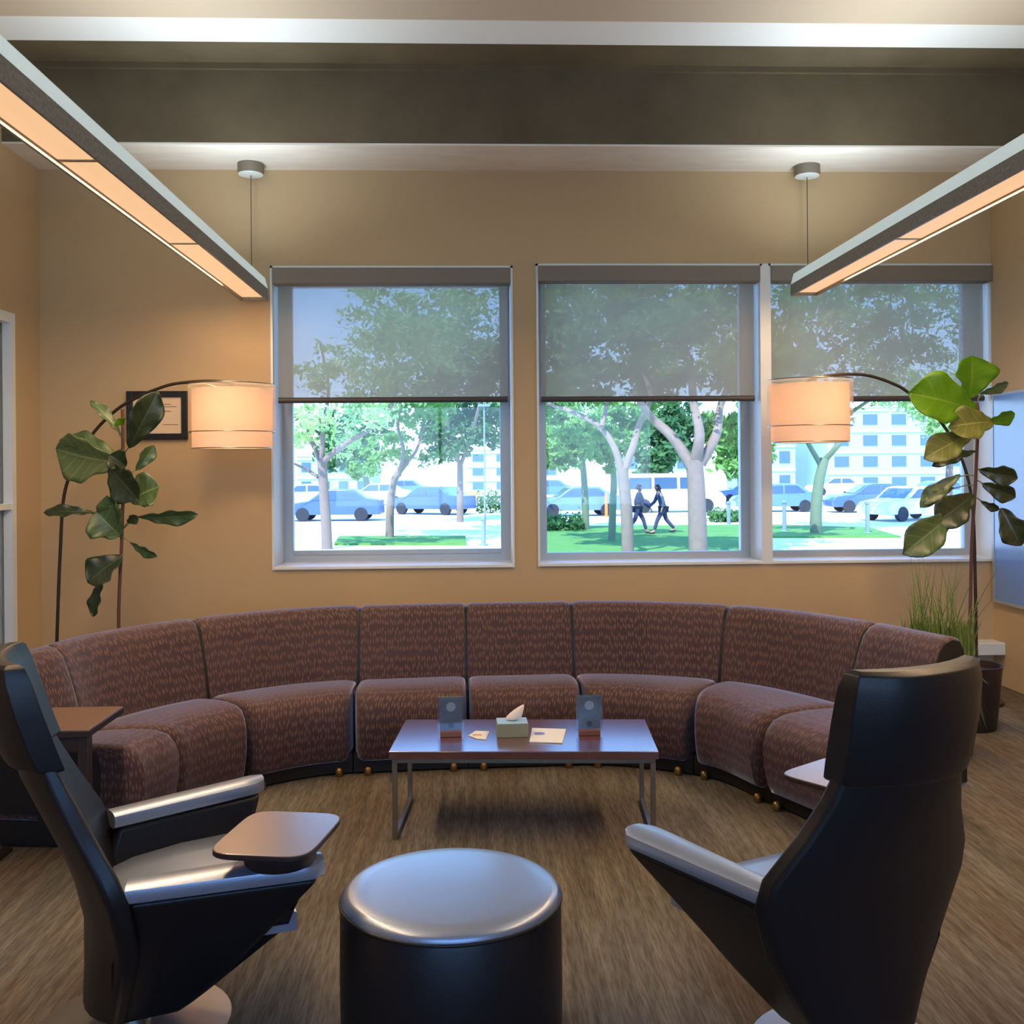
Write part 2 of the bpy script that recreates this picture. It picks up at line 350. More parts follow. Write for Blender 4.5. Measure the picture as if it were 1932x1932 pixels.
# ------------------------------------------------------------------ windows
def window(name, x0, x1, z0, z1, frame_y, posts=(), rail=None):
    root = thing(name, None, None, (0, YW, 0)); root['kind'] = 'structure'
    t = 0.016; d1 = WT - 0.02
    ln = B()                                          # white lining of the reveal with its front edge bead
    box(ln, (x0, -0.012, z0), (x0 + t, d1, z1)); box(ln, (x1 - t, -0.012, z0), (x1, d1, z1))
    box(ln, (x0, -0.012, z1 - t), (x1, d1, z1))
    obj('lining', ln, M['frame_white'], root, smooth=False)
    obj('sill', bx((x0 + t, -0.02, z0), (x1 - t, d1, z0 + 0.025)), M['frame_white'], root, bevel=0.005)
    f0 = frame_y - YW; fw = 0.075
    fb = B()
    box(fb, (x0 + t, f0, z0 + 0.025), (x0 + t + fw, f0 + 0.07, z1 - t)); box(fb, (x1 - t - fw, f0, z0 + 0.025), (x1 - t, f0 + 0.07, z1 - t))
    box(fb, (x0 + t + fw, f0, z0 + 0.025), (x1 - t - fw, f0 + 0.07, z0 + 0.025 + 0.05)); box(fb, (x0 + t + fw, f0, z1 - t - fw), (x1 - t - fw, f0 + 0.07, z1 - t))
    for p in posts: box(fb, (p - 0.05, f0, z0 + 0.09), (p + 0.05, f0 + 0.07, z1 - t - fw))
    if rail: box(fb, (x0 + t + fw, f0 + 0.01, rail), (x1 - t - fw, f0 + 0.06, rail + 0.035))
    obj('frame', fb, M['frame_grey'], root, smooth=False)
    obj('glass_pane', bx((x0 + t, f0 + 0.03, z0 + 0.03), (x1 - t, f0 + 0.036, z1 - t)), M['glass'], root, smooth=False)
    return root
window('window_1', w1a.x, w1b.x, ZS1, ZT1, 7.96, rail=at(740, 1046, 7.96).z)
rwn = thing('assumed_rear_window', None, None, (0, YB - 0.15, 0)); rwn['kind'] = 'structure'  # unseen rear windows, assumed so that cool daylight fills from behind
fb = B()
for xx in (RW[0], RW[0] + 2.04, RW[0] + 4.1, RW[1] - 0.06): box(fb, (xx, -0.04, RW[2] + 0.06), (xx + 0.06, 0.04, RW[3] - 0.06))
box(fb, (RW[0], -0.04, RW[2]), (RW[1], 0.04, RW[2] + 0.06)); box(fb, (RW[0], -0.04, RW[3] - 0.06), (RW[1], 0.04, RW[3]))
obj('frame', fb, M['frame_grey'], rwn, smooth=False)
obj('glass_pane', bx((RW[0] + 0.06, -0.003, RW[2] + 0.06), (RW[1] - 0.06, 0.003, RW[3] - 0.06)), M['glass'], rwn, smooth=False)
xm = at(1445, 790, YW).x
window('window_2', w2a.x, xm - 0.025, ZS2, ZT2, 7.9)
window('window_3', xm + 0.025, w2b.x, ZS2, ZT2, 7.9)
struct('trim_7', bx((xm - 0.025, YW - 0.012, ZS2), (xm + 0.025, YW + WT - 0.02, ZT2)), M['frame_white'], smooth=False)

def roller_blind(x0, x1, ztop, zbar, label):
    r = thing('roller_blind', label, 'blind', ((x0 + x1) / 2, YW, 0), 0, 'roller blinds over the three windows')
    h = (x1 - x0) / 2; zc = ztop - 0.118
    obj('cassette', bx((-h, -0.035, zc), (h, 0.11, ztop)), M['cassette'], r, bevel=0.006)
    a = h - 0.022
    bm = B(); box(bm, (-a, 0.085, zbar), (a, 0.0865, zc + 0.01)); obj('fabric', bm, M['blind'], r, smooth=False)
    bm = B(); tube(bm, [(-a, 0.086, zbar - 0.018), (a, 0.086, zbar - 0.018)], 0.022, 12); obj('bottom_bar', bm, M['blind_bar'], r)
    return r
roller_blind(w1a.x + 0.017, w1b.x - 0.017, ZT1 - 0.017, at(740, 750, 7.68).z, 'grey roller blind half lowered over the left window, blue sky showing through')
roller_blind(w2a.x + 0.017, xm - 0.042, ZT2 - 0.017, at(1230, 748, 7.68).z, 'grey roller blind half lowered over the middle window, green leaves behind')
roller_blind(xm + 0.042, w2b.x - 0.017, ZT2 - 0.017, at(1650, 748, 7.68).z, 'grey roller blind half lowered over the right window behind the drum lamp')

# blue panel on the right wall
pz0, pz1 = 0.62, at(1890, 742, 7.5).z
bp_ = thing('wall_panel', 'glossy blue panel on the right wall beside the end window', 'panel', (XR, 6.9, pz0))
obj('face', bx((-0.03, -0.62, 0.02), (-0.008, 0.62, pz1 - pz0 - 0.02)), M['screen_blue'], bp_, smooth=False)
fb = B()
box(fb, (-0.034, -0.65, 0), (-0.001, -0.62, pz1 - pz0)); box(fb, (-0.034, 0.62, 0), (-0.001, 0.65, pz1 - pz0))
box(fb, (-0.034, -0.62, 0), (-0.001, 0.62, 0.02)); box(fb, (-0.034, -0.62, pz1 - pz0 - 0.02), (-0.001, 0.62, pz1 - pz0))
obj('frame', fb, M['frame_grey'], bp_, smooth=False)

# framed certificate
ca, cb = at(241, 830, YW), at(355, 738, YW)
cw, ch = cb.x - ca.x, cb.z - ca.z
ct = thing('framed_certificate', 'black framed cream certificate hanging on the tan wall beside the left drum lamp', 'picture', ((ca.x + cb.x) / 2, YW, ca.z))
fb = B(); t = 0.045; h = cw / 2
for lo, hi in (((-h, 0), (-h + t, ch)), ((h - t, 0), (h, ch)), ((-h + t, 0), (h - t, t)), ((-h + t, ch - t), (h - t, ch))):
    box(fb, (lo[0], -0.03, lo[1]), (hi[0], -0.002, hi[1]))
obj('frame', fb, M['pframe'], ct, bevel=0.004)
obj('sheet', bx((-h + t, -0.014, t), (h - t, -0.008, ch - t)), M['paper'], ct, smooth=False)
for zz, a, b_ in ((0.72, -0.03, 0.1), (0.67, -0.06, 0.14), (0.575, -0.08, 0.1), (0.30, -0.13, -0.02), (0.30, 0.04, 0.15), (0.26, -0.11, -0.04)):
    obj('faint_line', bx((a, -0.0155, ch * zz), (b_, -0.0142, ch * zz + 0.006)), M['ink'], ct, smooth=False)

# ------------------------------------------------------------------ pendant lights
def pendant(px, py, y1, label, px_can):
    p = at(px, py, y1); y0 = 1.6
    r = thing('pendant_light', label, 'pendant light', (p.x, 0, p.z), 0, 'linear pendant lights')
    def ext(bm, poly, ya, yb): ringloft(bm, [[(x, ya, z) for x, z in poly], [(x, yb, z) for x, z in poly]]); return bm
    obj('top_housing', ext(B(), [(-0.1, 0.085), (0.1, 0.085), (0.078, 0.165), (-0.078, 0.165)], y0, y1), M['light_top_daylit'], r, smooth=False)
    for s in (-1, 1):
        w = B(); ext(w, [(s * 0.088, 0.0), (s * 0.1, 0.0), (s * 0.1, 0.084), (s * 0.088, 0.084)], y0, y1)
        obj('perforated_side', w, M['light_grey'], r, smooth=False)
        w = B(); ext(w, [(s * 0.0875, 0.002), (s * 0.0865, 0.002), (s * 0.0865, 0.08), (s * 0.0875, 0.08)], y0, y1)
        obj('inner_lip', w, M['canopy'], r, smooth=False)
    jo = [y0 + 0.01, 2.68, 4.22, 5.75, y1 - 0.01]
    for a, b_ in zip(jo[:-1], jo[1:]):
        obj('diffuser', bx((-0.086, a + 0.012, 0.022), (0.086, b_ - 0.012, 0.03)), M['diffuser'], r, smooth=False)
    for yy in jo[1:-1]: obj('joint', bx((-0.086, yy - 0.012, 0.018), (0.086, yy + 0.012, 0.032)), M['light_grey'], r, smooth=False)
    for yy in (y0, y1): obj('end_plate', bx((-0.1, yy - 0.004, 0.0), (0.1, yy + 0.004, 0.085)), M['light_grey'], r, smooth=False)
    for yy, zt in ((y1 - 0.09, ZB - p.z), (2.4, ZR - 0.06 - p.z)):
        cb_ = B(); tube(cb_, [(0, yy, 0.165), (0, yy, zt - 0.05)], 0.0028, 6); obj('cable', cb_, M['dark_metal'], r)
        cn = B(); lathe(cn, [(0.092, -0.075), (0.094, -0.07), (0.094, 0.0)], 32, (0, yy, zt)); ob = obj('canopy', cn, M['canopy'], r)
        cn = B(); lathe(cn, [(0.07, -0.084), (0.088, -0.081), (0.09, -0.0752)], 32, (0, yy, zt)); obj('canopy_plate', cn, M['light_white'], ob)
    l = light('pendant_tube', 'AREA', (0, (y0 + 6.95) / 2, 0.012), 92.0, WARM, (0, 0, 0), shape='RECTANGLE', size=0.16, size_y=6.95 - y0)
    l.parent = r
    l = light('added_upward_fill', 'AREA', (0, (y0 + 7.2) / 2, 0.18), 52.0, (0.88, 0.96, 1.0), (R(180), 0, 0), shape='RECTANGLE', size=0.12, size_y=7.2 - y0 - 0.1, spread=R(150)); l.parent = r  # upward fill added to brighten the bulkhead and soffit
    return r
pendant(480, 567, 7.54, 'long linear pendant light with glowing warm underside left of the windows', 470)
pendant(1517, 558, 7.54, 'long linear pendant light with glowing warm underside hanging before the right windows', 1525)

# ------------------------------------------------------------------ arc floor lamps
def arc_lamp(path, Y, sc, sr, label, energy):
    pts = [at(u, v, Y) for u, v in path]
    base = Vector((pts[-1].x, Y, 0)); c = at(sc[0], sc[1], Y); rr = sr * Y / FOC
    r = thing('arc_floor_lamp', label, 'floor lamp', base, 0, 'arc floor lamps')
    bm = B(); lathe(bm, [(0.17, 0), (0.175, 0.01), (0.17, 0.022), (0.03, 0.03)], 36); obj('base', bm, M['dark_metal'], r)
    bm = B(); tube(bm, smooth_path([p - base for p in pts] + [Vector((0, 0, 0.02))], 8), 0.011, 10); obj('pole', bm, M['dark_metal'], r)
    k = Y / FOC; top = 46 * k; mid = -42 * k; bot = -72 * k; cl = c - base
    def drum(ra, z0, z1): 
        b = B(); ringloft(b, [[(cl.x + q * math.cos(2 * math.pi * i / 64), cl.y + q * math.sin(2 * math.pi * i / 64), cl.z + z) for i in range(64)] for q, z in ((ra, z0), (ra, z1))], cap=False); return b
    obj('outer_shade', drum(rr, mid, top), M['shade_out'], r, auto=False)
    inn = obj('inner_shade', drum(rr * 0.92, bot, top - 0.03), M['shade_in'], r, auto=False)
    rb_ = B()
    for q, z in ((rr, mid), (rr, top), (rr * 0.92, bot)):
        tube(rb_, [(cl.x + q * math.cos(2 * math.pi * i / 48), cl.y + q * math.sin(2 * math.pi * i / 48), cl.z + z) for i in range(49)], 0.0035, 6, cap=False)
    for a in (0, 120, 240):
        tube(rb_, [(cl.x, cl.y, cl.z + top - 0.04), (cl.x + rr * math.cos(R(a)), cl.y + rr * math.sin(R(a)), cl.z + top)], 0.003, 6)
    obj('shade_rim', rb_, M['steel'], r)
    bm = B(); tube(bm, [pts[0] - base, (cl.x, cl.y, cl.z + 0.06)], 0.008, 8); obj('socket_stem', bm, M['dark_metal'], r)
    bm = B(); bmesh.ops.create_uvsphere(bm, u_segments=16, v_segments=12, radius=0.035, matrix=Matrix.Translation((cl.x, cl.y, cl.z + 0.02))); obj('bulb', bm, M['bulb'], r)
    l = light('lamp_bulb', 'POINT', (cl.x, cl.y, cl.z - 0.03), energy, WARM, shadow_soft_size=0.045); l.parent = r
    return r
arc_lamp([(437, 722), (400, 719), (355, 721), (310, 729), (245, 757), (205, 786), (169, 826), (142, 872), (121, 935), (114, 1035), (109, 1159), (107, 1240)],
         6.95, (438, 773), 79, 'arc floor lamp with double drum shade arching over the left fig plant', 10.0)
arc_lamp([(1528, 714), (1560, 709), (1600, 706), (1640, 709), (1685, 724), (1715, 742), (1770, 790), (1812, 860), (1834, 950), (1840, 1100), (1842, 1240)],
         6.95, (1528, 763), 79, 'arc floor lamp with double drum shade hanging before the right window', 8.5)

# ------------------------------------------------------------------ curved sectional sofa
def herm(p0, p1, t0, t1, u):
    return p0 * (2 * u ** 3 - 3 * u * u + 1) + t0 * (u ** 3 - 2 * u * u + u) + p1 * (-2 * u ** 3 + 3 * u * u) + t1 * (u ** 3 - u * u)
SEAT = [(0.075, 0.075), (0.05, 0.085), (0.026, 0.13), (0.004, 0.24), (0.004, 0.33), (0.022, 0.385), (0.06, 0.428), (0.12, 0.448), (0.24, 0.454), (0.40, 0.446), (0.52, 0.432), (0.56, 0.40), (0.57, 0.075)]
BACK = [(0.50, 0.115), (0.50, 0.42), (0.515, 0.50), (0.545, 0.62), (0.58, 0.73), (0.605, 0.79), (0.64, 0.828), (0.685, 0.842), (0.73, 0.828), (0.755, 0.78), (0.765, 0.6), (0.77, 0.115)]
BND = [((-1.455, 4.50), (-2.085, 4.57)), ((-1.37, 4.83), (-2.0, 4.86)), ((-1.12, 5.22), (-1.55, 5.68)), ((-0.66, 5.47), (-0.68, 6.12)), ((-0.035, 5.52), (-0.05, 6.17)),
       ((0.60, 5.54), (0.585, 6.19)), ((1.12, 5.33), (1.50, 5.94)), ((1.35, 4.86), (2.08, 5.20)), ((1.56, 4.40), (2.26, 4.72))]
SOFA_LABELS = ['end section of the curved plum sofa, behind the brown side table on the left',
 'curved plum sofa section on the left, in front of the left fig plant',
 'curved plum sofa section below the framed certificate and left drum lamp',
 'straight plum sofa section below the left window, left of the sofa centre',
 'straight plum sofa section directly behind the tissue box on the coffee table',
 'curved plum sofa section below the middle window, right of the coffee table sign holder',
 'curved plum sofa section below the right window and right drum lamp',
 'end section of the curved plum sofa, partly hidden by the right black chair']
def sofa_section(k):
    (a, c), (b, d) = BND[k], BND[k + 1]
    A, C_, B_, D = (Vector((p[0], p[1], 0)) for p in (a, c, b, d))
    root = thing('sofa_section', SOFA_LABELS[k], 'sofa', ((A + B_ + C_ + D) / 4), 0, 'curved sectional sofa'); o0 = root.location.copy()
    na, nb = (C_ - A).normalized(), (D - B_).normalized()
    ta, tb = Vector((na.y, -na.x, 0)), Vector((nb.y, -nb.x, 0))
    li, lo = (B_ - A).length, (D - C_).length
    def place(u, t, z, de=0.0):
        I = herm(A, B_, ta * li, tb * li, u); O = herm(C_, D, ta * lo, tb * lo, u); L = (O - I).length
        n = (O - I) / L; tt = t * L / 0.685
        p = I + n * tt - o0; p.z = z
        return p
    def loft(prof, front_round, name, m, parent, us):
        bm = B(); uvl = bm.loops.layers.uv.new('UVMap')
        cz = sum(q[1] for q in prof) / len(prof); ct_ = sum(q[0] for q in prof) / len(prof)
        cum = [0.0]
        for q0, q1 in zip(prof[:-1], prof[1:]): cum.append(cum[-1] + math.dist(q0, q1))
        rows = []
        for u, ins in us:
            row = []
            for (t, z) in prof:
                t2 = t + (ct_ - t) * ins * 0.8; z2 = z + (cz - z) * ins
                if front_round and t < 0.3: t2 += (0.3 - t) / 0.3 * ins * 0.9
                row.append(bm.verts.new(place(u, t2, z2)))
            rows.append(row)
        ux = [[k * 1.37] * len(prof)]
        for r0, r1 in zip(rows[:-1], rows[1:]): ux.append([x + (q1.co - q0.co).length for x, q0, q1 in zip(ux[-1], r0, r1)])
        n = len(prof)
        def face(vs, uvs):
            f = bm.faces.new(vs)
            for lp, q in zip(f.loops, uvs): lp[uvl].uv = q
        for i in range(len(rows) - 1):
            for j in range(n):
                j2 = (j + 1) % n; v0, v1 = cum[j], (cum[j + 1] if j + 1 < n else cum[-1] + 0.3)
                face((rows[i][j], rows[i + 1][j], rows[i + 1][j2], rows[i][j2]), ((ux[i][j], v0), (ux[i + 1][j], v0), (ux[i + 1][j2], v1), (ux[i][j2], v1)))
        for row, rev in ((rows[0], False), (rows[-1], True)):
            f = bm.faces.new(row if not rev else list(reversed(row)))
            for lp in f.loops: lp[uvl].uv = (lp.vert.co.x * 0.9 + lp.vert.co.y * 0.9, lp.vert.co.z)
        bmesh.ops.recalc_face_normals(bm, faces=bm.faces)
        return obj(name, bm, m, parent)
    us = [(0.014, 0.15), (0.022, 0.09), (0.04, 0.042), (0.07, 0.014), (0.1, 0.0)] + [(0.1 + 0.8 * i / 12, 0.0) for i in range(1, 12)] + [(0.9, 0.0), (0.93, 0.014), (0.96, 0.042), (0.978, 0.09), (0.986, 0.15)]
    ub = [(0.011, 0.07), (0.017, 0.035), (0.03, 0.012), (0.06, 0.0)] + [(0.06 + 0.88 * i / 12, 0.0) for i in range(1, 12)] + [(0.94, 0.0), (0.97, 0.012), (0.983, 0.035), (0.989, 0.07)]
    loft(SEAT, True, 'seat', M['sofa'], root, us)
    loft(BACK, False, 'backrest', M['sofa'], root, ub)
    for a_, b_ in ((0.001, 0.0115), (0.9885, 0.999)):  # black fillers added to darken the shaded gaps between sections
        loft(BACK, False, 'gap_shade_filler', M['black'], root, [(a_, 0.06), (b_, 0.06)])
        loft(SEAT, True, 'gap_shade_filler', M['black'], root, [(a_, 0.19), (b_ + (0.004 if a_ < 0.5 else 0), 0.19)])
    loft([(0.085, 0.012), (0.085, 0.1149), (0.72, 0.1149), (0.72, 0.012)], False, 'plinth', M['black'], root, [(0.005 + 0.99 * i / 10, 0.0) for i in range(11)])
    for u, t in ((0.13, 0.062), (0.87, 0.062), (0.13, 0.70), (0.87, 0.70)):
        f = B(); p = place(u, t, 0); lathe(f, [(0.017, 0), (0.02, 0.004), (0.02, 0.035), (0.012, 0.045)], 14, p); obj('foot', f, M['brass'], root)
    return root
for k in range(8): sofa_section(k)

# ------------------------------------------------------------------ coffee table and what stands on it
fl, frr, bl, br = atz(733, 1418, 0.4), atz(1243, 1418, 0.4), atz(766, 1357, 0.4), atz(1217, 1357, 0.4)
tc_ = (fl + frr + bl + br) / 4; tw = (frr - fl).length; td = (bl.y + br.y - fl.y - frr.y) / 2
trz = math.atan2(frr.y - fl.y, frr.x - fl.x)
TB = thing('coffee_table', 'low rectangular coffee table with glossy mahogany top on a steel frame', 'table', (tc_.x, tc_.y, 0), trz)
hx, hy = tw / 2, td / 2
obj('table_top', bx((-hx, -hy, 0.365), (hx, hy, 0.40)), M['table_top'], TB, bevel=0.003, seg=2)
g = 0.011
rl = B()
for s in (-1, 1): box(rl, (-hx + 0.012, s * (hy - 0.03) - g, 0.342), (hx - 0.012, s * (hy - 0.03) + g, 0.3645)); box(rl, (s * (hx - 0.023) - g, -hy + 0.02, 0.342), (s * (hx - 0.023) + g, hy - 0.02, 0.3645))
obj('apron_rail', rl, M['steel'], TB, bevel=0.002, seg=1)
for sx in (-1, 1):
    for sy in (-1, 1):
        obj('leg', bx((sx * (hx - 0.023) - g, sy * (hy - 0.03) - g, 0.0), (sx * (hx - 0.023) + g, sy * (hy - 0.03) + g, 0.342)), M['steel'], TB, bevel=0.002, seg=1)
    obj('floor_runner', bx((sx * (hx - 0.023) - g, -hy + 0.041, 0.0), (sx * (hx - 0.023) + g, hy - 0.041, 0.022)), M['steel'], TB, bevel=0.002, seg=1)

def sign_holder(u, v, label):
    p = atz(u, v, 0.4)
    r = thing('sign_holder', label, 'sign holder', (p.x, p.y, 0.4), R(2), 'acrylic sign holders on the coffee table')
    obj('wooden_base', bx((-0.05, -0.022, 0), (0.05, 0.022, 0.026)), M['holder_base'], r, bevel=0.003)
    obj('acrylic_panel', bx((-0.062, -0.006, 0.02), (0.062, 0.006, 0.185)), M['acrylic'], r, smooth=False)
    cd = obj('printed_card', bx((-0.052, -0.0015, 0.028), (0.052, 0.0015, 0.178)), M['card_print'], r, smooth=False)
    b = B(); lathe(b, [(0.0001, 0), (0.022, 0.0), (0.022, 0.0006), (0.0001, 0.0006)], 20); 
    bmesh.ops.rotate(b, verts=b.verts, matrix=Matrix.Rotation(R(90), 3, 'X')); bmesh.ops.translate(b, verts=b.verts, vec=(0, -0.0018, 0.138))
    obj('pale_spot', b, M['print_light'], cd)
    b = B(); lathe(b, [(0.0001, 0), (0.014, 0.0), (0.014, 0.0006), (0.0001, 0.0006)], 20)
    bmesh.ops.rotate(b, verts=b.verts, matrix=Matrix.Rotation(R(90), 3, 'X')); bmesh.ops.translate(b, verts=b.verts, vec=(0, -0.0018, 0.052))
    obj('dark_spot', b, M['print_dark'], cd)
sign_holder(851, 1389, 'clear acrylic sign holder on a wooden base, left of the tissue box')
sign_holder(1112, 1386, 'clear acrylic sign holder on a wooden base, right of the tissue box')
p = atz(967, 1391, 0.4)
tb = thing('tissue_box', 'sage and pale blue tissue box with a tissue pulled up, on the coffee table', 'tissue box', (p.x, p.y + 0.05, 0.4), R(1))
obj('box_side', bx((-0.072, -0.058, 0), (0.072, 0.058, 0.062)), M['tbox_side'], tb, bevel=0.002, seg=1)
obj('box_top', bx((-0.0715, -0.0575, 0.0621), (0.0715, 0.0575, 0.066)), M['tbox_top'], tb, bevel=0.001, seg=1)
b = B()
ts = [[(-0.05, 0, 0.064), (-0.03, 0.02, 0.066), (0.04, 0.015, 0.066), (0.045, -0.015, 0.066), (0.0, -0.028, 0.064)],
      [(-0.035, 0.002, 0.085), (-0.01, 0.02, 0.092), (0.05, 0.018, 0.10), (0.055, -0.012, 0.098), (0.01, -0.026, 0.09)],
      [(-0.005, 0.0, 0.108), (0.01, 0.014, 0.115), (0.058, 0.014, 0.128), (0.062, -0.008, 0.128), (0.03, -0.018, 0.118)],
      [(0.035, 0.0, 0.132), (0.042, 0.006, 0.134), (0.058, 0.005, 0.145), (0.06, -0.002, 0.146), (0.048, -0.006, 0.138)]]
ringloft(b, ts); obj('tissue', b, M['tissue'], tb, subsurf=2)
q = [atz(u, v, 0.4005) for u, v in ((999, 1401), (1061, 1403), (1068, 1377), (1004, 1375))]
cc = sum(q, Vector()) / 4
bk = thing('leaflet', 'white leaflet with a blue round mark, right of the tissue box', 'leaflet', (cc.x, cc.y, 0.4))
obj('sheet', slab(B(), [((x - cc).x, (x - cc).y) for x in q], 0.0008, 0.005), M['white_paper'], bk, smooth=False)
b = B(); m_ = atz(1018, 1386, 0.4) - cc; lathe(b, [(0.026, 0.0053), (0.024, 0.0057)], 24, (m_.x, m_.y, 0)); obj('blue_mark', b, M['blue_ink'], bk)
q = [atz(u, v, 0.4005) for u, v in ((884, 1389), (900, 1395), (917, 1396), (923, 1381), (897, 1380))]
cc = sum(q, Vector()) / 5
bk = thing('card', 'small cream card with orange print, between the left sign holder and tissue box', 'card', (cc.x, cc.y, 0.4))
obj('sheet', slab(B(), [((x - cc).x, (x - cc).y) for x in q], 0.0008, 0.004), M['white_paper'], bk, smooth=False)
obj('orange_print', bx((-0.03, -0.012, 0.0042), (0.012, 0.015, 0.0048)), M['orange_ink'], bk, smooth=False)

# brown end table in front of the sofa's left end
eR, eB = atz(165, 1378, 0.62), atz(238, 1331, 0.62)
ET = thing('side_table', 'brown laminate side table on dark legs at the left end of the sofa', 'table', (eR.x - 0.26, (eR.y + eB.y) / 2, 0))
eh = (eB.y - eR.y) / 2 - 0.012
obj('table_top', bx((-0.26, -eh, 0.592), (0.26, eh, 0.62)), M['end_table'], ET, bevel=0.003)
obj('edge_band', bx((-0.262, -eh - 0.002, 0.588), (0.262, eh + 0.002, 0.6155)), M['dark_wood'], ET, bevel=0.003)
for sx in (-1, 1):
    obj('leg', bx((sx * 0.235 - 0.022, -eh + 0.005, 0.02), (sx * 0.235 + 0.022, -eh + 0.049, 0.587)), M['dark_wood'], ET, bevel=0.004)
    obj('foot_runner', bx((sx * 0.235 - 0.022, -eh + 0.005, 0), (sx * 0.235 + 0.022, eh - 0.02, 0.0199)), M['dark_wood'], ET, bevel=0.004)
obj('cross_rail', bx((-0.212, -eh + 0.012, 0.53), (0.212, -eh + 0.042, 0.587)), M['dark_wood'], ET, bevel=0.002)

# ------------------------------------------------------------------ ottoman
p = atz(851, 1668, 0.45)
OT = thing('ottoman', 'round drum ottoman in black leather at the front of the seating group', 'ottoman', (p.x, p.y, 0))
rO = 0.318
b = B(); lathe(b, [(rO - 0.02, 0.02), (rO, 0.03), (rO + 0.002, 0.2), (rO, 0.408), (rO - 0.006, 0.418)], 72); obj('drum_side', b, M['leather'], OT)
b = B(); lathe(b, [(rO - 0.008, 0.416), (rO - 0.003, 0.421), (rO - 0.004, 0.431), (rO - 0.012, 0.441), (rO - 0.028, 0.447), (rO - 0.07, 0.450), (0.12, 0.453), (0.004, 0.454)], 72); obj('seat_pad', b, M['leather_skylit'], OT)
b = B(); tube(b, [((rO - 0.001) * math.cos(2 * math.pi * i / 72), (rO - 0.001) * math.sin(2 * math.pi * i / 72), 0.418) for i in range(73)], 0.005, 8, cap=False); obj('piping', b, M['leather'], OT)
b = B(); lathe(b, [(rO - 0.04, 0.0), (rO - 0.04, 0.03)], 48); obj('foot_ring', b, M['black'], OT)

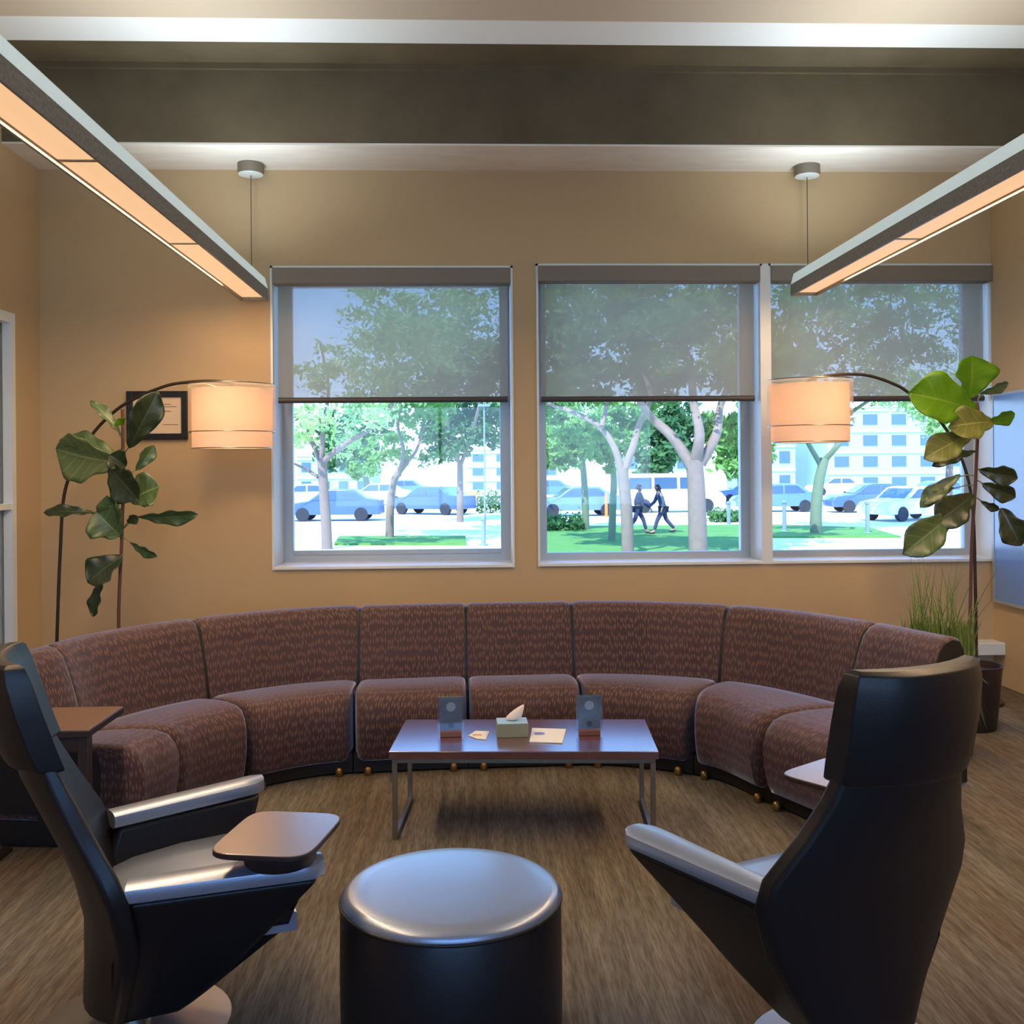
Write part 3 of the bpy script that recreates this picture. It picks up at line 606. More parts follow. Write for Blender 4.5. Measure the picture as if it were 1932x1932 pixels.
# ------------------------------------------------------------------ lounge chairs with tablet arms
def lounge_chair(loc, rz, label, tab_c, tab_rot, recline=0.0):
    r = thing('lounge_chair', label, 'chair', loc, rz, 'black leather lounge chairs with tablet arms')
    # body: an inverted pyramid that opens into two flaring arms
    V = {}
    half = dict(bf=(0.15, 0.10, 0.09), br=(0.15, -0.09, 0.09), to=(0.46, 0.43, 0.525), jo=(0.35, -0.06, 0.505), ti=(0.36, 0.43, 0.53), ji=(0.28, -0.04, 0.51), sf=(0.315, 0.38, 0.35), sr=(0.26, -0.10, 0.33))
    bm = B()
    for s in (1, -1):
        for n_, q in half.items(): V[n_, s] = bm.verts.new((q[0] * s, q[1], q[2]))
    def f(*ks):
        bm.faces.new([V[k] for k in ks])
    for s in (1, -1):
        f(('bf', s), ('br', s), ('jo', s), ('to', s)); f(('to', s), ('jo', s), ('ji', s), ('ti', s)); f(('ti', s), ('ji', s), ('sr', s), ('sf', s))
        f(('bf', s), ('to', s), ('ti', s), ('sf', s)); f(('br', s), ('sr', s), ('ji', s), ('jo', s))
    f(('sf', 1), ('sr', 1), ('sr', -1), ('sf', -1)); f(('bf', 1), ('sf', 1), ('sf', -1), ('bf', -1)); f(('br', 1), ('br', -1), ('sr', -1), ('sr', 1)); f(('bf', 1), ('bf', -1), ('br', -1), ('br', 1))
    bmesh.ops.recalc_face_normals(bm, faces=bm.faces)
    obj('shell', bm, M['leather'], r, bevel=0.018, seg=4)
    for s in (1, -1):                                 # padded arm tops
        o_ = [Vector((0.475, 0.445, 0.525)), Vector((0.36, -0.07, 0.505)), Vector((0.27, -0.05, 0.505)), Vector((0.345, 0.445, 0.53))]
        a, b_, c_, d_ = [Vector((q.x * s, q.y, q.z)) for q in o_]
        rings = []
        N = 14
        for i in range(N + 1):
            t = i / N; L = b_.lerp(a, t); Rr = c_.lerp(d_, t); w = 1.0
            if t > 0.9: w = math.sqrt(max(0.02, 1 - ((t - 0.9) / 0.1) ** 2 * 0.75))
            m_ = (L + Rr) / 2; L = m_ + (L - m_) * w; Rr = m_ + (Rr - m_) * w
            ring = []
            for k_ in range(12):
                an = 2 * math.pi * k_ / 12; cx_, cz_ = math.cos(an), math.sin(an)
                sx_ = math.copysign(abs(cx_) ** 0.55, cx_); sz_ = math.copysign(abs(cz_) ** 0.6, cz_)
                q = m_ + (L - m_) * sx_; q.z += 0.024 + 0.026 * sz_
                ring.append(q)
            rings.append(ring)
        b = B(); ringloft(b, rings); bmesh.ops.recalc_face_normals(b, faces=b.faces); obj('arm_pad', b, M['leather_skylit'], r)
    # seat cushion
    rings = []
    for t, z, sc in ((-0.10, 0.37, 0.86), (-0.09, 0.40, 0.93), (0.0, 0.425, 0.96), (0.15, 0.44, 0.98), (0.30, 0.44, 1.0), (0.36, 0.43, 1.0), (0.395, 0.405, 0.99), (0.40, 0.37, 0.97)):
        hw = (0.265 + 0.05 * (t + 0.1) / 0.5) * sc
        rings.append([(-hw, t, 0.335), (-hw, t, z - 0.02), (-hw * 0.92, t, z - 0.004), (-hw * 0.5, t, z), (hw * 0.5, t, z), (hw * 0.92, t, z - 0.004), (hw, t, z - 0.02), (hw, t, 0.335)])
    b = B(); ringloft(b, rings); bmesh.ops.recalc_face_normals(b, faces=b.faces); obj('seat_cushion', b, M['leather_skylit'], r)
    # back: widening shell, then an overlapping head cushion
    def panel(rows, name, m, th_curve=0.03):
        rings = []
        for z, y, hw, th in rows:
            y -= recline * max(0.0, z - 0.4) / 0.7
            ring = []; n = 9
            for i in range(n):
                t = -1 + 2 * i / (n - 1); ring.append((hw * t, y + 0.05 * t * t, z))
            for i in range(n):
                t = 1 - 2 * i / (n - 1); ring.append((hw * t * 0.985, y - th * (1 - 0.35 * abs(t) ** 4) + 0.05 * t * t, z))
            rings.append(ring)
        b = B(); ringloft(b, rings); bmesh.ops.recalc_face_normals(b, faces=b.faces)
        return obj(name, b, m, r, bevel=0.012, seg=3)
    panel([(0.10, -0.10, 0.17, 0.06), (0.22, -0.085, 0.24, 0.07), (0.36, -0.075, 0.32, 0.08), (0.50, -0.09, 0.37, 0.085), (0.58, -0.11, 0.36, 0.085), (0.70, -0.16, 0.285, 0.08), (0.80, -0.20, 0.24, 0.075), (0.88, -0.23, 0.222, 0.06)], 'backrest', M['leather'])
    panel([(0.845, -0.212, 0.222, 0.09), (0.85, -0.204, 0.23, 0.105), (0.90, -0.216, 0.234, 0.11), (1.0, -0.238, 0.236, 0.108), (1.09, -0.256, 0.232, 0.10), (1.13, -0.268, 0.222, 0.08), (1.14, -0.28, 0.21, 0.05)], 'headrest', M['leather'])
    # swivel base
    b = B(); lathe(b, [(0.28, 0), (0.285, 0.006), (0.28, 0.016), (0.05, 0.026), (0.045, 0.10)], 40, (0, -0.02, 0)); obj('swivel_base', b, M['steel'], r)
    # tablet on its puck, on the right arm
    b = B(); lathe(b, [(0.092, 0.574), (0.098, 0.582), (0.098, 0.612), (0.088, 0.622)], 32, (0.405, 0.33, 0)); obj('puck', b, M['black'], r)
    out = []
    for k_ in range(56):
        an = 2 * math.pi * k_ / 56; cx_, sy_ = math.cos(an), math.sin(an)
        q = Vector((math.copysign(abs(cx_) ** 0.36, cx_) * 0.172, math.copysign(abs(sy_) ** 0.36, sy_) * 0.142))
        c0, s0 = math.cos(tab_rot), math.sin(tab_rot)
        out.append((tab_c[0] + q.x * c0 - q.y * s0, tab_c[1] + q.x * s0 + q.y * c0))
    b = B(); slab(b, out, 0.6225, 0.640, 0.004)
    for fc in b.faces:
        fc.material_index = 0 if fc.calc_center_median().z > 0.6385 else 1
    t_ = obj('tablet', b, [M['tablet'], M['tablet_edge']], r, smooth=False); t_['label'] = 'walnut tablet with dark edge'
    return r
lounge_chair((1.035, 2.82, 0), R(25), 'black leather lounge chair seen from behind, its headrest in front of the potted grass', (0.37, 0.37), R(12))
lounge_chair((-1.0, 3.07, 0), R(-67), 'black leather lounge chair facing right, its walnut tablet beside the ottoman', (0.362, 0.335), R(-33), 0.08)

# ------------------------------------------------------------------ plants
def leaf(root, base, tip, width, m, tilt=0.0, curl=0.06, dyb=0.0, dyt=0.0, petiole=None, label=None):
    o0 = root.location
    b0, t0 = Vector(base), Vector(tip); ax = t0 - b0; L = ax.length; ax.normalize()
    side = ax.cross(Vector((0, -1, 0)))
    side = side.normalized() if side.length > 1e-3 else Vector((1, 0, 0))
    side = Matrix.Rotation(tilt, 3, ax) @ side; nrm = side.cross(ax)
    bm = B(); nu, nv = 18, 10; rows = []; uvl = bm.loops.layers.uv.new('UVMap'); uvd = {}
    for i in range(nu + 1):
        u = i / nu
        w = math.sin(math.pi * (0.06 + 0.94 * u) ** 1.45) ** 0.72 * (1 - 0.24 * math.exp(-((u - 0.36) / 0.13) ** 2)) if 0 < u < 1 else 0.02
        row = []
        for j in range(nv + 1):
            v = -1 + 2 * j / nv
            wave = 0.05 * L * math.sin(u * 19 + (2 if v > 0 else 0)) * abs(v) ** 2
            p = b0 + ax * (u * L) + side * (v * w * width / 2 * (1 + 0.07 * math.sin(u * 17 + (1.3 if v > 0 else 0)))) + nrm * (0.16 * width * abs(v) ** 1.3 * w + wave * 0.6 - curl * L * 4 * (u - 0.5) ** 2 + curl * L)
            vv = bm.verts.new(p - o0); uvd[vv] = (u, v); row.append(vv)
        rows.append(row)
    for i in range(nu):
        for j in range(nv):
            f = bm.faces.new((rows[i][j], rows[i + 1][j], rows[i + 1][j + 1], rows[i][j + 1]))
            for lp in f.loops: lp[uvl].uv = uvd[lp.vert]
    if petiole is not None:
        b2 = B(); tube(b2, [Vector(petiole) - o0, (Vector(petiole) + b0) / 2 - o0 + Vector((0, 0, 0.004)), b0 + ax * 0.02 - o0], 0.0035, 6)
        tmp = bpy.data.meshes.new('t'); b2.to_mesh(tmp); b2.free(); bm.from_mesh(tmp); bpy.data.meshes.remove(tmp)
    o = obj('leaf', bm, m, root, auto=False)
    s = o.modifiers.new('thickness', 'SOLIDIFY'); s.thickness = 0.0025
    if label: o['label'] = label
    return o
def pot(root, r, h, m, name='pot'):
    b = B(); lathe(b, [(r * 0.78, 0), (r * 0.82, 0.01), (r, h * 0.96), (r * 1.02, h), (r * 0.96, h), (r * 0.93, h - 0.04)], 36); o = obj(name, b, m, root)
    b = B(); lathe(b, [(r * 0.9, h - 0.06), (r * 0.9, h - 0.045)], 30); obj('soil', b, M['soil'], root)
PY = 6.55
st = [(224, 1168), (226, 1100), (229, 1040), (231, 980), (233, 920), (232, 860), (232, 800), (231, 772)]
sp = [at(u, v, PY) for u, v in st]
FL = thing('fig_plant', 'fiddle leaf fig plant behind the left side of the sofa', 'plant', (sp[0].x, PY, 0), 0, 'fiddle leaf figs in the corners')
pot(FL, 0.2, 0.42, M['pot'])
b = B(); tube(b, smooth_path([Vector((0, 0, 0.37))] + [q - FL.location for q in sp], 4), 0.011, 8); obj('stem', b, M['stem'], FL)
k = PY / FOC
for (b_, t_, w, m, ti, dy, pe) in [
    ((222, 872), (106, 846), 92, 'leaf_pale', -0.5, -0.05, (231, 862)), ((222, 862), (112, 832), 50, 'leaf', 0.9, -0.02, (231, 858)), ((243, 845), (299, 738), 50, 'leaf_dark', 0.35, -0.1, (232, 860)), ((229, 822), (170, 757), 24, 'leaf', 0.9, 0.0, (231, 840)),
    ((256, 888), (291, 840), 26, 'leaf', 0.5, 0.05, (233, 905)), ((238, 880), (206, 858), 40, 'leaf_dark', 0.2, -0.1, (233, 890)), ((208, 878), (262, 942), 62, 'leaf_dark', 0.3, -0.12, (233, 890)),
    ((246, 945), (302, 918), 66, 'leaf', -0.4, -0.05, (233, 940)), ((228, 1012), (180, 965), 70, 'leaf', 0.15, -0.08, (231, 1015)), ((226, 1000), (203, 934), 48, 'leaf', -0.5, -0.06, (231, 1010)), ((178, 968), (83, 968), 24, 'leaf_dark', 0.6, -0.05, (231, 995)),
    ((262, 974), (374, 970), 30, 'leaf', 0.5, 0.0, (232, 998)), ((240, 985), (262, 975), 18, 'leaf_dark', 0.2, -0.04, (232, 1000)), ((246, 1022), (297, 1050), 20, 'leaf', 0.5, -0.02, (230, 1015)), ((232, 1050), (166, 1100), 58, 'leaf_dark', 0.4, -0.08, (229, 1045)), ((196, 1092), (177, 1164), 28, 'leaf_dark', 0.5, -0.06, (210, 1070)),
    ((232, 800), (222, 790), 22, 'leaf_bright', 0.0, -0.05, (231, 810))]:
    leaf(FL, at(*b_, PY + dy * 0.4), at(*t_, PY + dy), w * k * 1.15, M[m], ti, petiole=at(*pe, PY))
RY = 6.3
st = [(1829, 1232), (1831, 1140), (1833, 1040), (1836, 980), (1840, 920), (1843, 850), (1846, 790), (1843, 760)]
sp = [at(u, v, RY) for u, v in st]
FR_ = thing('fig_plant', 'taller fiddle leaf fig with bright green top leaves at the right window', 'plant', (sp[0].x, RY, 0), 0, 'fiddle leaf figs in the corners')
pot(FR_, 0.19, 0.40, M['dark_wood'])
b = B(); tube(b, smooth_path([Vector((0, 0, 0.35))] + [q - FR_.location for q in sp], 4), 0.011, 8); obj('stem', b, M['stem'], FR_)
k = RY / FOC
for (b_, t_, w, m, ti, dy, pe) in [
    ((1842, 776), (1712, 742), 88, 'leaf_bright', 0.2, -0.12, (1845, 785)), ((1826, 752), (1833, 671), 88, 'leaf_bright', 0.25, -0.05, (1844, 780)), ((1848, 742), (1902, 722), 22, 'leaf', 0.5, 0.0, (1844, 765)),
    ((1872, 796), (1788, 806), 60, 'leaf_olive', 0.25, -0.14, (1846, 790)), ((1862, 795), (1915, 780), 30, 'leaf_bright', 0.5, -0.08, (1846, 800)), ((1832, 818), (1742, 866), 52, 'leaf_olive', 0.35, -0.1, (1845, 810)), ((1840, 852), (1758, 880), 26, 'leaf_dark', 0.6, -0.04, (1843, 848)),
    ((1846, 886), (1920, 902), 36, 'leaf_dark', 0.3, -0.08, (1842, 885)), ((1812, 896), (1736, 958), 34, 'leaf', 0.7, 0.05, (1841, 898)), ((1852, 912), (1916, 938), 34, 'leaf_dark', 0.35, -0.05, (1840, 905)), ((1836, 934), (1762, 990), 58, 'leaf_dark', 0.25, -0.1, (1838, 935)), ((1798, 968), (1702, 1046), 60, 'leaf', 0.2, -0.16, (1838, 950)),
    ((1800, 920), (1742, 952), 22, 'leaf', 0.7, 0.02, (1840, 915)), ((1850, 945), (1885, 962), 16, 'leaf_dark', 0.5, -0.02, (1838, 938)), ((1888, 958), (1926, 1030), 50, 'leaf_dark', 0.3, -0.05, (1850, 945))]:
    leaf(FR_, at(*b_, RY + dy * 0.4), at(*t_, RY + dy), w * k * 1.15, M[m], ti, petiole=at(*pe, RY))
# potted grass
GY_ = 5.75; gc = at(1772, 1240, GY_)
GP = thing('potted_grass', 'tall ornamental grass in a dark olive pot behind the right black chair', 'plant', (gc.x, GY_, 0))
pot(GP, 0.21, gc.z - 0.0, M['pot'])
rg = random.Random(3); b = B()
def blade(a0, rad, h, lean, az, w):
    p0 = Vector((rad * math.cos(a0), rad * math.sin(a0), gc.z - 0.05)); d = Vector((math.cos(az), math.sin(az), 0)); s = Vector((-d.y, d.x, 0)) if rg.random() < 0.5 else Vector((1, 0, 0))
    prev = None
    for i in range(6):
        t = i / 5; c = p0 + d * (lean * t ** 1.7) + Vector((0, 0, h * t)); ww = w * (1 - t) ** 0.6 + 0.0006
        cur = (b.verts.new(c - s * ww), b.verts.new(c + s * ww))
        if prev: b.faces.new((prev[0], prev[1], cur[1], cur[0]))
        prev = cur
for i in range(520): blade(rg.uniform(0, 6.28), 0.19 * math.sqrt(rg.random()), rg.uniform(0.14, 0.30), rg.uniform(0.0, 0.08), rg.uniform(0, 6.28), 0.006)
for i in range(80): blade(rg.uniform(0, 6.28), 0.16 * math.sqrt(rg.random()), rg.uniform(0.32, 0.62), rg.uniform(0.03, 0.22), rg.uniform(0, 6.28), 0.0035)
setp(obj('grass_blades', b, M['grass_blade'], GP, auto=False), kind='stuff')
b = B(); 
for i in range(46): 
    blade(rg.uniform(-1.4, 0.8), 0.19, -rg.uniform(0.05, 0.34), rg.uniform(0.03, 0.08), rg.uniform(-1.2, 0.6), 0.008)
setp(obj('trailing_leaves', b, M['leaf_dark'], GP, auto=False), kind='stuff')

# ------------------------------------------------------------------ outside
M['asphalt'] = mat('sunlit_concrete', (214, 212, 204), 0.9, color2=(226, 224, 216), noise_amt=0.2, nscale=0.6)
M['lawn'] = mat('lawn', (64, 116, 46), 0.95, color2=(88, 142, 58), noise_amt=0.25, nscale=1.2, bump=0.5, bscale=30)
M['bark'] = mat('pale_bark', (116, 102, 92), 0.9, color2=(134, 120, 108), noise_amt=0.3, nscale=5, bump=0.3, bscale=14)
M['bark_green'] = mat('mossy_bark', (104, 122, 98), 0.9)
def foliage(name, c, c2):
    m = mat(name, c, 0.7, color2=c2, noise_amt=0.3, nscale=1.2, spec=0.2); nt = m.node_tree
    b = nt.nodes['Principled BSDF']; t = nt.nodes.new('ShaderNodeBsdfTranslucent'); t.inputs[0].default_value = rgba(c2)
    x = nt.nodes.new('ShaderNodeMixShader'); x.inputs[0].default_value = 0.4
    nt.links.new(b.outputs[0], x.inputs[1]); nt.links.new(t.outputs[0], x.inputs[2]); nt.links.new(x.outputs[0], nt.nodes['Material Output'].inputs['Surface'])
    return m
M['fol'] = foliage('tree_leaves', (88, 132, 70), (124, 170, 88))
M['fol_pale'] = foliage('pale_tree_leaves', (148, 186, 120), (176, 210, 140))
M['fol_dark'] = foliage('dark_tree_leaves', (64, 104, 66), (84, 128, 76))
M['car_glass'] = mat('car_glass', (60, 84, 110), 0.1, coat=0.5)
M['tyre'] = mat('tyre', (40, 44, 52), 0.8)
M['bwall'] = mat('pale_blue_facade', (150, 186, 214), 0.8)
M['bwall2'] = mat('white_facade', (206, 216, 222), 0.8)
M['bwin'] = mat('facade_window', (70, 100, 140), 0.2)
M['signred'] = mat('orange_plastic', (226, 126, 60), 0.5)
M['post'] = mat('grey_post', (120, 138, 150), 0.5)
M['hedge'] = foliage('hedge_leaves', (70, 112, 62), (96, 140, 80))
struct('ground', bx((-90, -90, GZ - 0.3), (90, 260, GZ)), M['asphalt'], smooth=False)
struct('wall_outside', bx((-40, 8.05, GZ - 0.3), (XL - 0.3, 8.4, 8)), M['white_wall'], smooth=False)
def gpt(u, v): return atz(u, v, GZ)
def lawn(pts, lab):
    b = B(); P = [gpt(*q) for q in pts]; slab(b, [(p.x, p.y) for p in P], GZ + 0.001, GZ + 0.06)
    o = struct('lawn', b, M['lawn'], smooth=False); o['label'] = lab
lawn([(990, 1075), (1440, 1075), (1432, 992), (1000, 996)], 'sunlit green lawn under the two big trees')
lawn([(630, 1029), (880, 1029), (878, 1014), (640, 1014)], 'narrow grass strip beyond the left window')
lawn([(1452, 1015), (1700, 1015), (1640, 998), (1452, 992)], 'grass verge beyond the right window')

def tree(u, v, Yt_v, r0, forks, crown, n_leaf, m_bark, m_leaf, label, leafsize=0.17, lean=0.0, seed=1):
    """u,v: foot of the trunk; forks: polylines of photo points for trunk and boughs; crown: (u, v, radius px, depth factor) blobs."""
    rg = random.Random(seed)
    p0 = gpt(u, v); Y = p0.y
    r = thing('tree', label, 'tree', p0, 0, 'trees outside the windows')
    for i, (poly, ra, rb_) in enumerate(forks):
        pts = [at(a, b_, Y) for a, b_ in poly]
        if i == 0: pts = [p0 - Vector((0, 0, 0.1))] + pts
        for j, q in enumerate(pts[1:], 1): 
            if i: q.y += (rg.random() - 0.5) * 0.12 * Y * (j / len(pts))
        pp = smooth_path(pts, 4); n = len(pp)
        bm = B(); tube(bm, [q - p0 for q in pp], [ra + (rb_ - ra) * (t / (n - 1)) for t in range(n)], 9)
        obj('trunk' if i == 0 else 'branch', bm, m_bark, r)
    bm = B(); tot = sum(c[2] ** 2 for c in crown)
    for cu, cv, cr, dy in crown:
        c = at(cu, cv, Y + dy); R_ = cr * (Y + dy) / FOC; n = int(n_leaf * cr * cr / tot)
        clumps = []
        for _ in range(max(3, n // 40)):
            d = Vector((rg.gauss(0, 1), rg.gauss(0, 1), rg.gauss(0, 1))).normalized() * R_ * rg.random() ** 0.4
            d.z *= 0.8; clumps.append(c + d)
        for _ in range(n):
            q = rg.choice(clumps) + Vector((rg.gauss(0, 1), rg.gauss(0, 1), rg.gauss(0, 0.7))) * R_ * 0.13 - p0
            s = leafsize * rg.uniform(0.6, 1.3); a = Vector((rg.gauss(0, 1), rg.gauss(0, 1), rg.gauss(0, 1))).normalized(); b2 = a.orthogonal().normalized()
            v0, v1, v2, v3 = (bm.verts.new(q + a * s * ca + b2 * s * cb_) for ca, cb_ in ((-0.6, 0), (0, -0.34), (0.6, 0), (0, 0.34)))
            bm.faces.new((v0, v1, v2, v3))
    setp(obj('foliage', bm, m_leaf, r, smooth=False), kind='stuff')
    return r
tree(617, 1036, 0, 0.22, [([(615, 990), (611, 930), (607, 868)], 0.17, 0.14), ([(608, 880), (585, 835), (562, 800), (540, 770)], 0.09, 0.04), ([(609, 872), (650, 840), (700, 805), (735, 765), (750, 700)], 0.10, 0.04), ([(607, 868), (612, 800), (618, 730), (600, 640)], 0.09, 0.03), ([(600, 900), (575, 885), (548, 868)], 0.06, 0.03)],
     [(640, 790, 95, 0), (740, 690, 110, 2), (620, 690, 70, -1), (560, 790, 50, 1), (820, 620, 120, 3), (720, 560, 80, 2), (900, 560, 90, 2), (760, 640, 90, 0)], 8000, M['bark'], M['fol_pale'], 'slim tree with forked pale trunk and thin leaves beyond the left window', 0.16, seed=2)
tree(735, 1016, 0, 0.15, [([(736, 960), (744, 905), (768, 870)], 0.16, 0.11), ([(752, 898), (762, 850), (750, 800), (765, 730)], 0.09, 0.03), ([(764, 875), (785, 850), (800, 800)], 0.08, 0.03)],
     [(720, 850, 60, 2), (780, 740, 90, 0), (840, 640, 90, 2), (690, 880, 36, 0)], 4200, M['bark'], M['fol'], 'young leaning tree behind the parked dark cars', 0.18, seed=3)
tree(868, 985, 0, 0.2, [([(868, 930), (868, 870)], 0.16, 0.14), ([(868, 880), (850, 820), (840, 770)], 0.1, 0.05), ([(868, 880), (890, 820), (905, 760)], 0.1, 0.05)],
     [(850, 838, 62, 0), (910, 800, 56, 1), (820, 800, 45, 0), (870, 740, 80, 1), (930, 690, 80, 2)], 8000, M['bark'], M['fol_dark'], 'dense round green tree at the right edge of the left window', 0.24, seed=4)
tree(1185, 1050, 0, 0.24, [([(1183, 980), (1178, 920), (1174, 884)], 0.17, 0.15), ([(1174, 895), (1160, 845), (1135, 805), (1095, 780), (1040, 755)], 0.11, 0.05), ([(1176, 890), (1195, 845), (1212, 800), (1216, 750), (1200, 680)], 0.12, 0.05), ([(1135, 805), (1150, 760), (1160, 700)], 0.07, 0.03)],
     [(1080, 700, 90, 1), (1160, 640, 110, 0), (1050, 800, 45, 2), (1110, 830, 50, 3), (1230, 700, 70, 1), (1060, 600, 90, 2), (1030, 560, 70, 0)], 7500, M['bark'], M['fol'], 'tall tree with a forked pale trunk left of the walking people', 0.18, seed=5)
tree(1318, 1056, 0, 0.27, [([(1316, 985), (1314, 920), (1310, 868)], 0.25, 0.22), ([(1305, 880), (1272, 825), (1240, 792), (1215, 770), (1190, 745)], 0.16, 0.07), ([(1312, 872), (1315, 820), (1312, 760), (1300, 680), (1280, 600)], 0.16, 0.06), ([(1322, 875), (1350, 820), (1368, 760), (1385, 690)], 0.15, 0.06)],
     [(1300, 640, 110, 0), (1380, 700, 90, 1), (1240, 740, 60, 2), (1400, 800, 50, 3), (1340, 560, 100, 1), (1420, 610, 90, 2), (1250, 590, 90, 2), (1180, 560, 90, 2)], 9000, M['bark'], M['fol'], 'largest tree with a thick pale trunk right of the walking people', 0.18, seed=6)
tree(1154, 1023, 0, 0.14, [([(1156, 960), (1158, 900), (1150, 860)], 0.13, 0.09), ([(1152, 870), (1130, 840), (1110, 820)], 0.07, 0.03)],
     [(1140, 850, 46, 0), (1100, 830, 50, 1), (1060, 850, 46, 1), (1180, 800, 60, 2)], 4200, M['bark_green'], M['fol'], 'thin mossy tree just left of the forked tree', 0.2, seed=7)
tree(1105, 1001, 0, 0.16, [([(1104, 940), (1100, 880), (1095, 850)], 0.15, 0.1), ([(1098, 870), (1075, 830)], 0.08, 0.04)],
     [(1080, 840, 56, 0), (1040, 820, 50, 1), (1110, 800, 60, 1)], 4000, M['bark_green'], M['fol_pale'], 'slender tree in front of the blue estate car', 0.22, seed=8)
tree(1540, 1008, 0, 0.22, [([(1540, 960), (1546, 905), (1556, 865)], 0.22, 0.16), ([(1550, 880), (1520, 830), (1490, 790)], 0.1, 0.05), ([(1556, 868), (1580, 830), (1605, 790), (1640, 740)], 0.11, 0.05)],
     [(1500, 790, 60, 0), (1600, 720, 90, 1), (1480, 700, 90, 0), (1700, 660, 90, 2), (1640, 600, 110, 2), (1540, 620, 110, 0), (1760, 600, 110, 1), (1700, 540, 90, 0), (1500, 560, 90, 1)], 9000, M['bark_green'], M['fol'], 'shaded tree with dark trunk below the right drum lamp', 0.22, seed=9)
tree(1418, 1033, 0, 0.16, [([(1420, 960), (1424, 890), (1426, 840)], 0.14, 0.12), ([(1425, 850), (1410, 800), (1400, 760)], 0.08, 0.04)],
     [(1410, 820, 45, 0), (1440, 760, 60, 1), (1470, 690, 70, 1)], 3200, M['bark_green'], M['fol'], 'narrow tree standing behind the mullion of the right windows', 0.2, seed=10)
tree(1790, 985, 0, 0.2, [([(1790, 930), (1792, 860), (1790, 800)], 0.18, 0.12), ([(1790, 820), (1750, 780)], 0.08, 0.04)],
     [(1780, 790, 60, 0), (1720, 740, 70, 1), (1820, 740, 70, 1)], 3800, M['bark'], M['fol_pale'], 'pale leafy tree at the far right behind the fig plant', 0.24, seed=11)
for i, (u, v, cu, cv, cr, lb) in enumerate([(1010, 958, 1030, 800, 90, 'bushy background tree left of the middle window, beyond the car park'), (1260, 955, 1250, 850, 70, 'bushy background tree between the two big trunks'), (1400, 955, 1390, 850, 60, 'bushy background tree right of the thick trunk'), (690, 942, 660, 850, 60, 'bushy background tree beyond the dark parked cars')]):
    tree(u, v, 0, 0.3, [([(u, v - 40), (cu, cv + 20)], 0.3, 0.2)], [(cu, cv, cr, 0), (cu - 40, cv - 40, cr * 0.7, 2), (cu + 40, cv - 50, cr * 0.8, 1)], 3600, M['bark_green'], M['fol_dark'] if i % 2 else M['fol'], lb, 0.45, seed=20 + i)

CARM = {}
def car(u, v, heading, col, label, kind='car'):
    key = tuple(col)
    if key not in CARM: CARM[key] = mat('car_paint', col, 0.25, coat=0.5)
    p = gpt(u, v); r = thing('van' if kind == 'van' else 'car', label, kind, p, R(heading), 'vehicles in the car park')
    if kind == 'van':
        L, W = 5.4, 1.95
        side = [(-2.7, 0.35), (2.65, 0.35), (2.7, 0.75), (2.45, 1.05), (1.75, 1.2), (1.1, 1.95), (0.8, 2.05), (-2.5, 2.05), (-2.7, 1.8)]
        wins = [[(1.5, 1.25), (0.95, 1.85), (0.25, 1.85), (0.25, 1.25)], [(0.1, 1.25), (0.1, 1.85), (-1.1, 1.85), (-1.1, 1.25)], [(-1.25, 1.25), (-1.25, 1.85), (-2.4, 1.85), (-2.45, 1.25)]]; wr_ = 0.37; ax_ = 1.65
    else:
        L, W = 4.5, 1.8
        side = [(-2.25, 0.3), (2.2, 0.3), (2.25, 0.62), (2.05, 0.82), (1.1, 0.95), (0.45, 1.40), (0.1, 1.47), (-1.0, 1.46), (-1.6, 1.05), (-2.2, 0.98)]
        wins = [[(0.92, 0.98), (0.38, 1.36), (-0.2, 1.38), (-0.2, 0.98)], [(-0.3, 0.98), (-0.3, 1.38), (-0.95, 1.37), (-1.4, 1.0)]]; wr_ = 0.32; ax_ = 1.35
    bm = B(); rings = []
    for y, s, zsq in ((-W / 2, 0.97, 0.0), (-W / 2 + 0.06, 1.0, 0.0), (W / 2 - 0.06, 1.0, 0.0), (W / 2, 0.97, 0.0)):
        rings.append([(x * s, y * (1 - 0.12 * max(0, z - 0.95)), z) for x, z in side])
    ringloft(bm, rings); bmesh.ops.recalc_face_normals(bm, faces=bm.faces); obj('body', bm, CARM[key], r, bevel=0.05)
    for s in (-1, 1):
        for w in wins:
            b = B(); ringloft(b, [[(x, s * (W / 2 * (1 - 0.12 * max(0, z - 0.95)) + d), z) for x, z in w] for d in (-0.02, 0.012)]); bmesh.ops.recalc_face_normals(b, faces=b.faces); obj('window', b, M['car_glass'], r, smooth=False)
    z0, z1, xa, xb = (1.2, 1.95, 1.75, 1.1) if kind == 'van' else (0.95, 1.40, 1.1, 0.45)
    b = B(); h1, h2 = W / 2 - 0.2, W / 2 - 0.25
    ringloft(b, [[(xa - 0.06 + d, -h1, z0 + 0.04 + d), (xa - 0.06 + d, h1, z0 + 0.04 + d), (xb + 0.04 + d, h2, z1 - 0.02 + d), (xb + 0.04 + d, -h2, z1 - 0.02 + d)] for d in (-0.01, 0.012)])
    bmesh.ops.recalc_face_normals(b, faces=b.faces); obj('windscreen', b, M['car_glass'], r, smooth=False)
    for sx in (-1, 1):
        for s in (-1, 1):
            b = B(); lathe(b, [(wr_ * 0.5, -0.11), (wr_ * 0.95, -0.11), (wr_, -0.08), (wr_, 0.08), (wr_ * 0.95, 0.11), (wr_ * 0.5, 0.11)], 20)
            bmesh.ops.rotate(b, verts=b.verts, matrix=Matrix.Rotation(R(90), 3, 'X')); bmesh.ops.translate(b, verts=b.verts, vec=(sx * ax_, s * (W / 2 - 0.09), wr_)); obj('wheel', b, M['tyre'], r)
    return r
car(632, 982, 178, (66, 92, 140), 'dark blue car parked nearest, behind the slim forked tree')
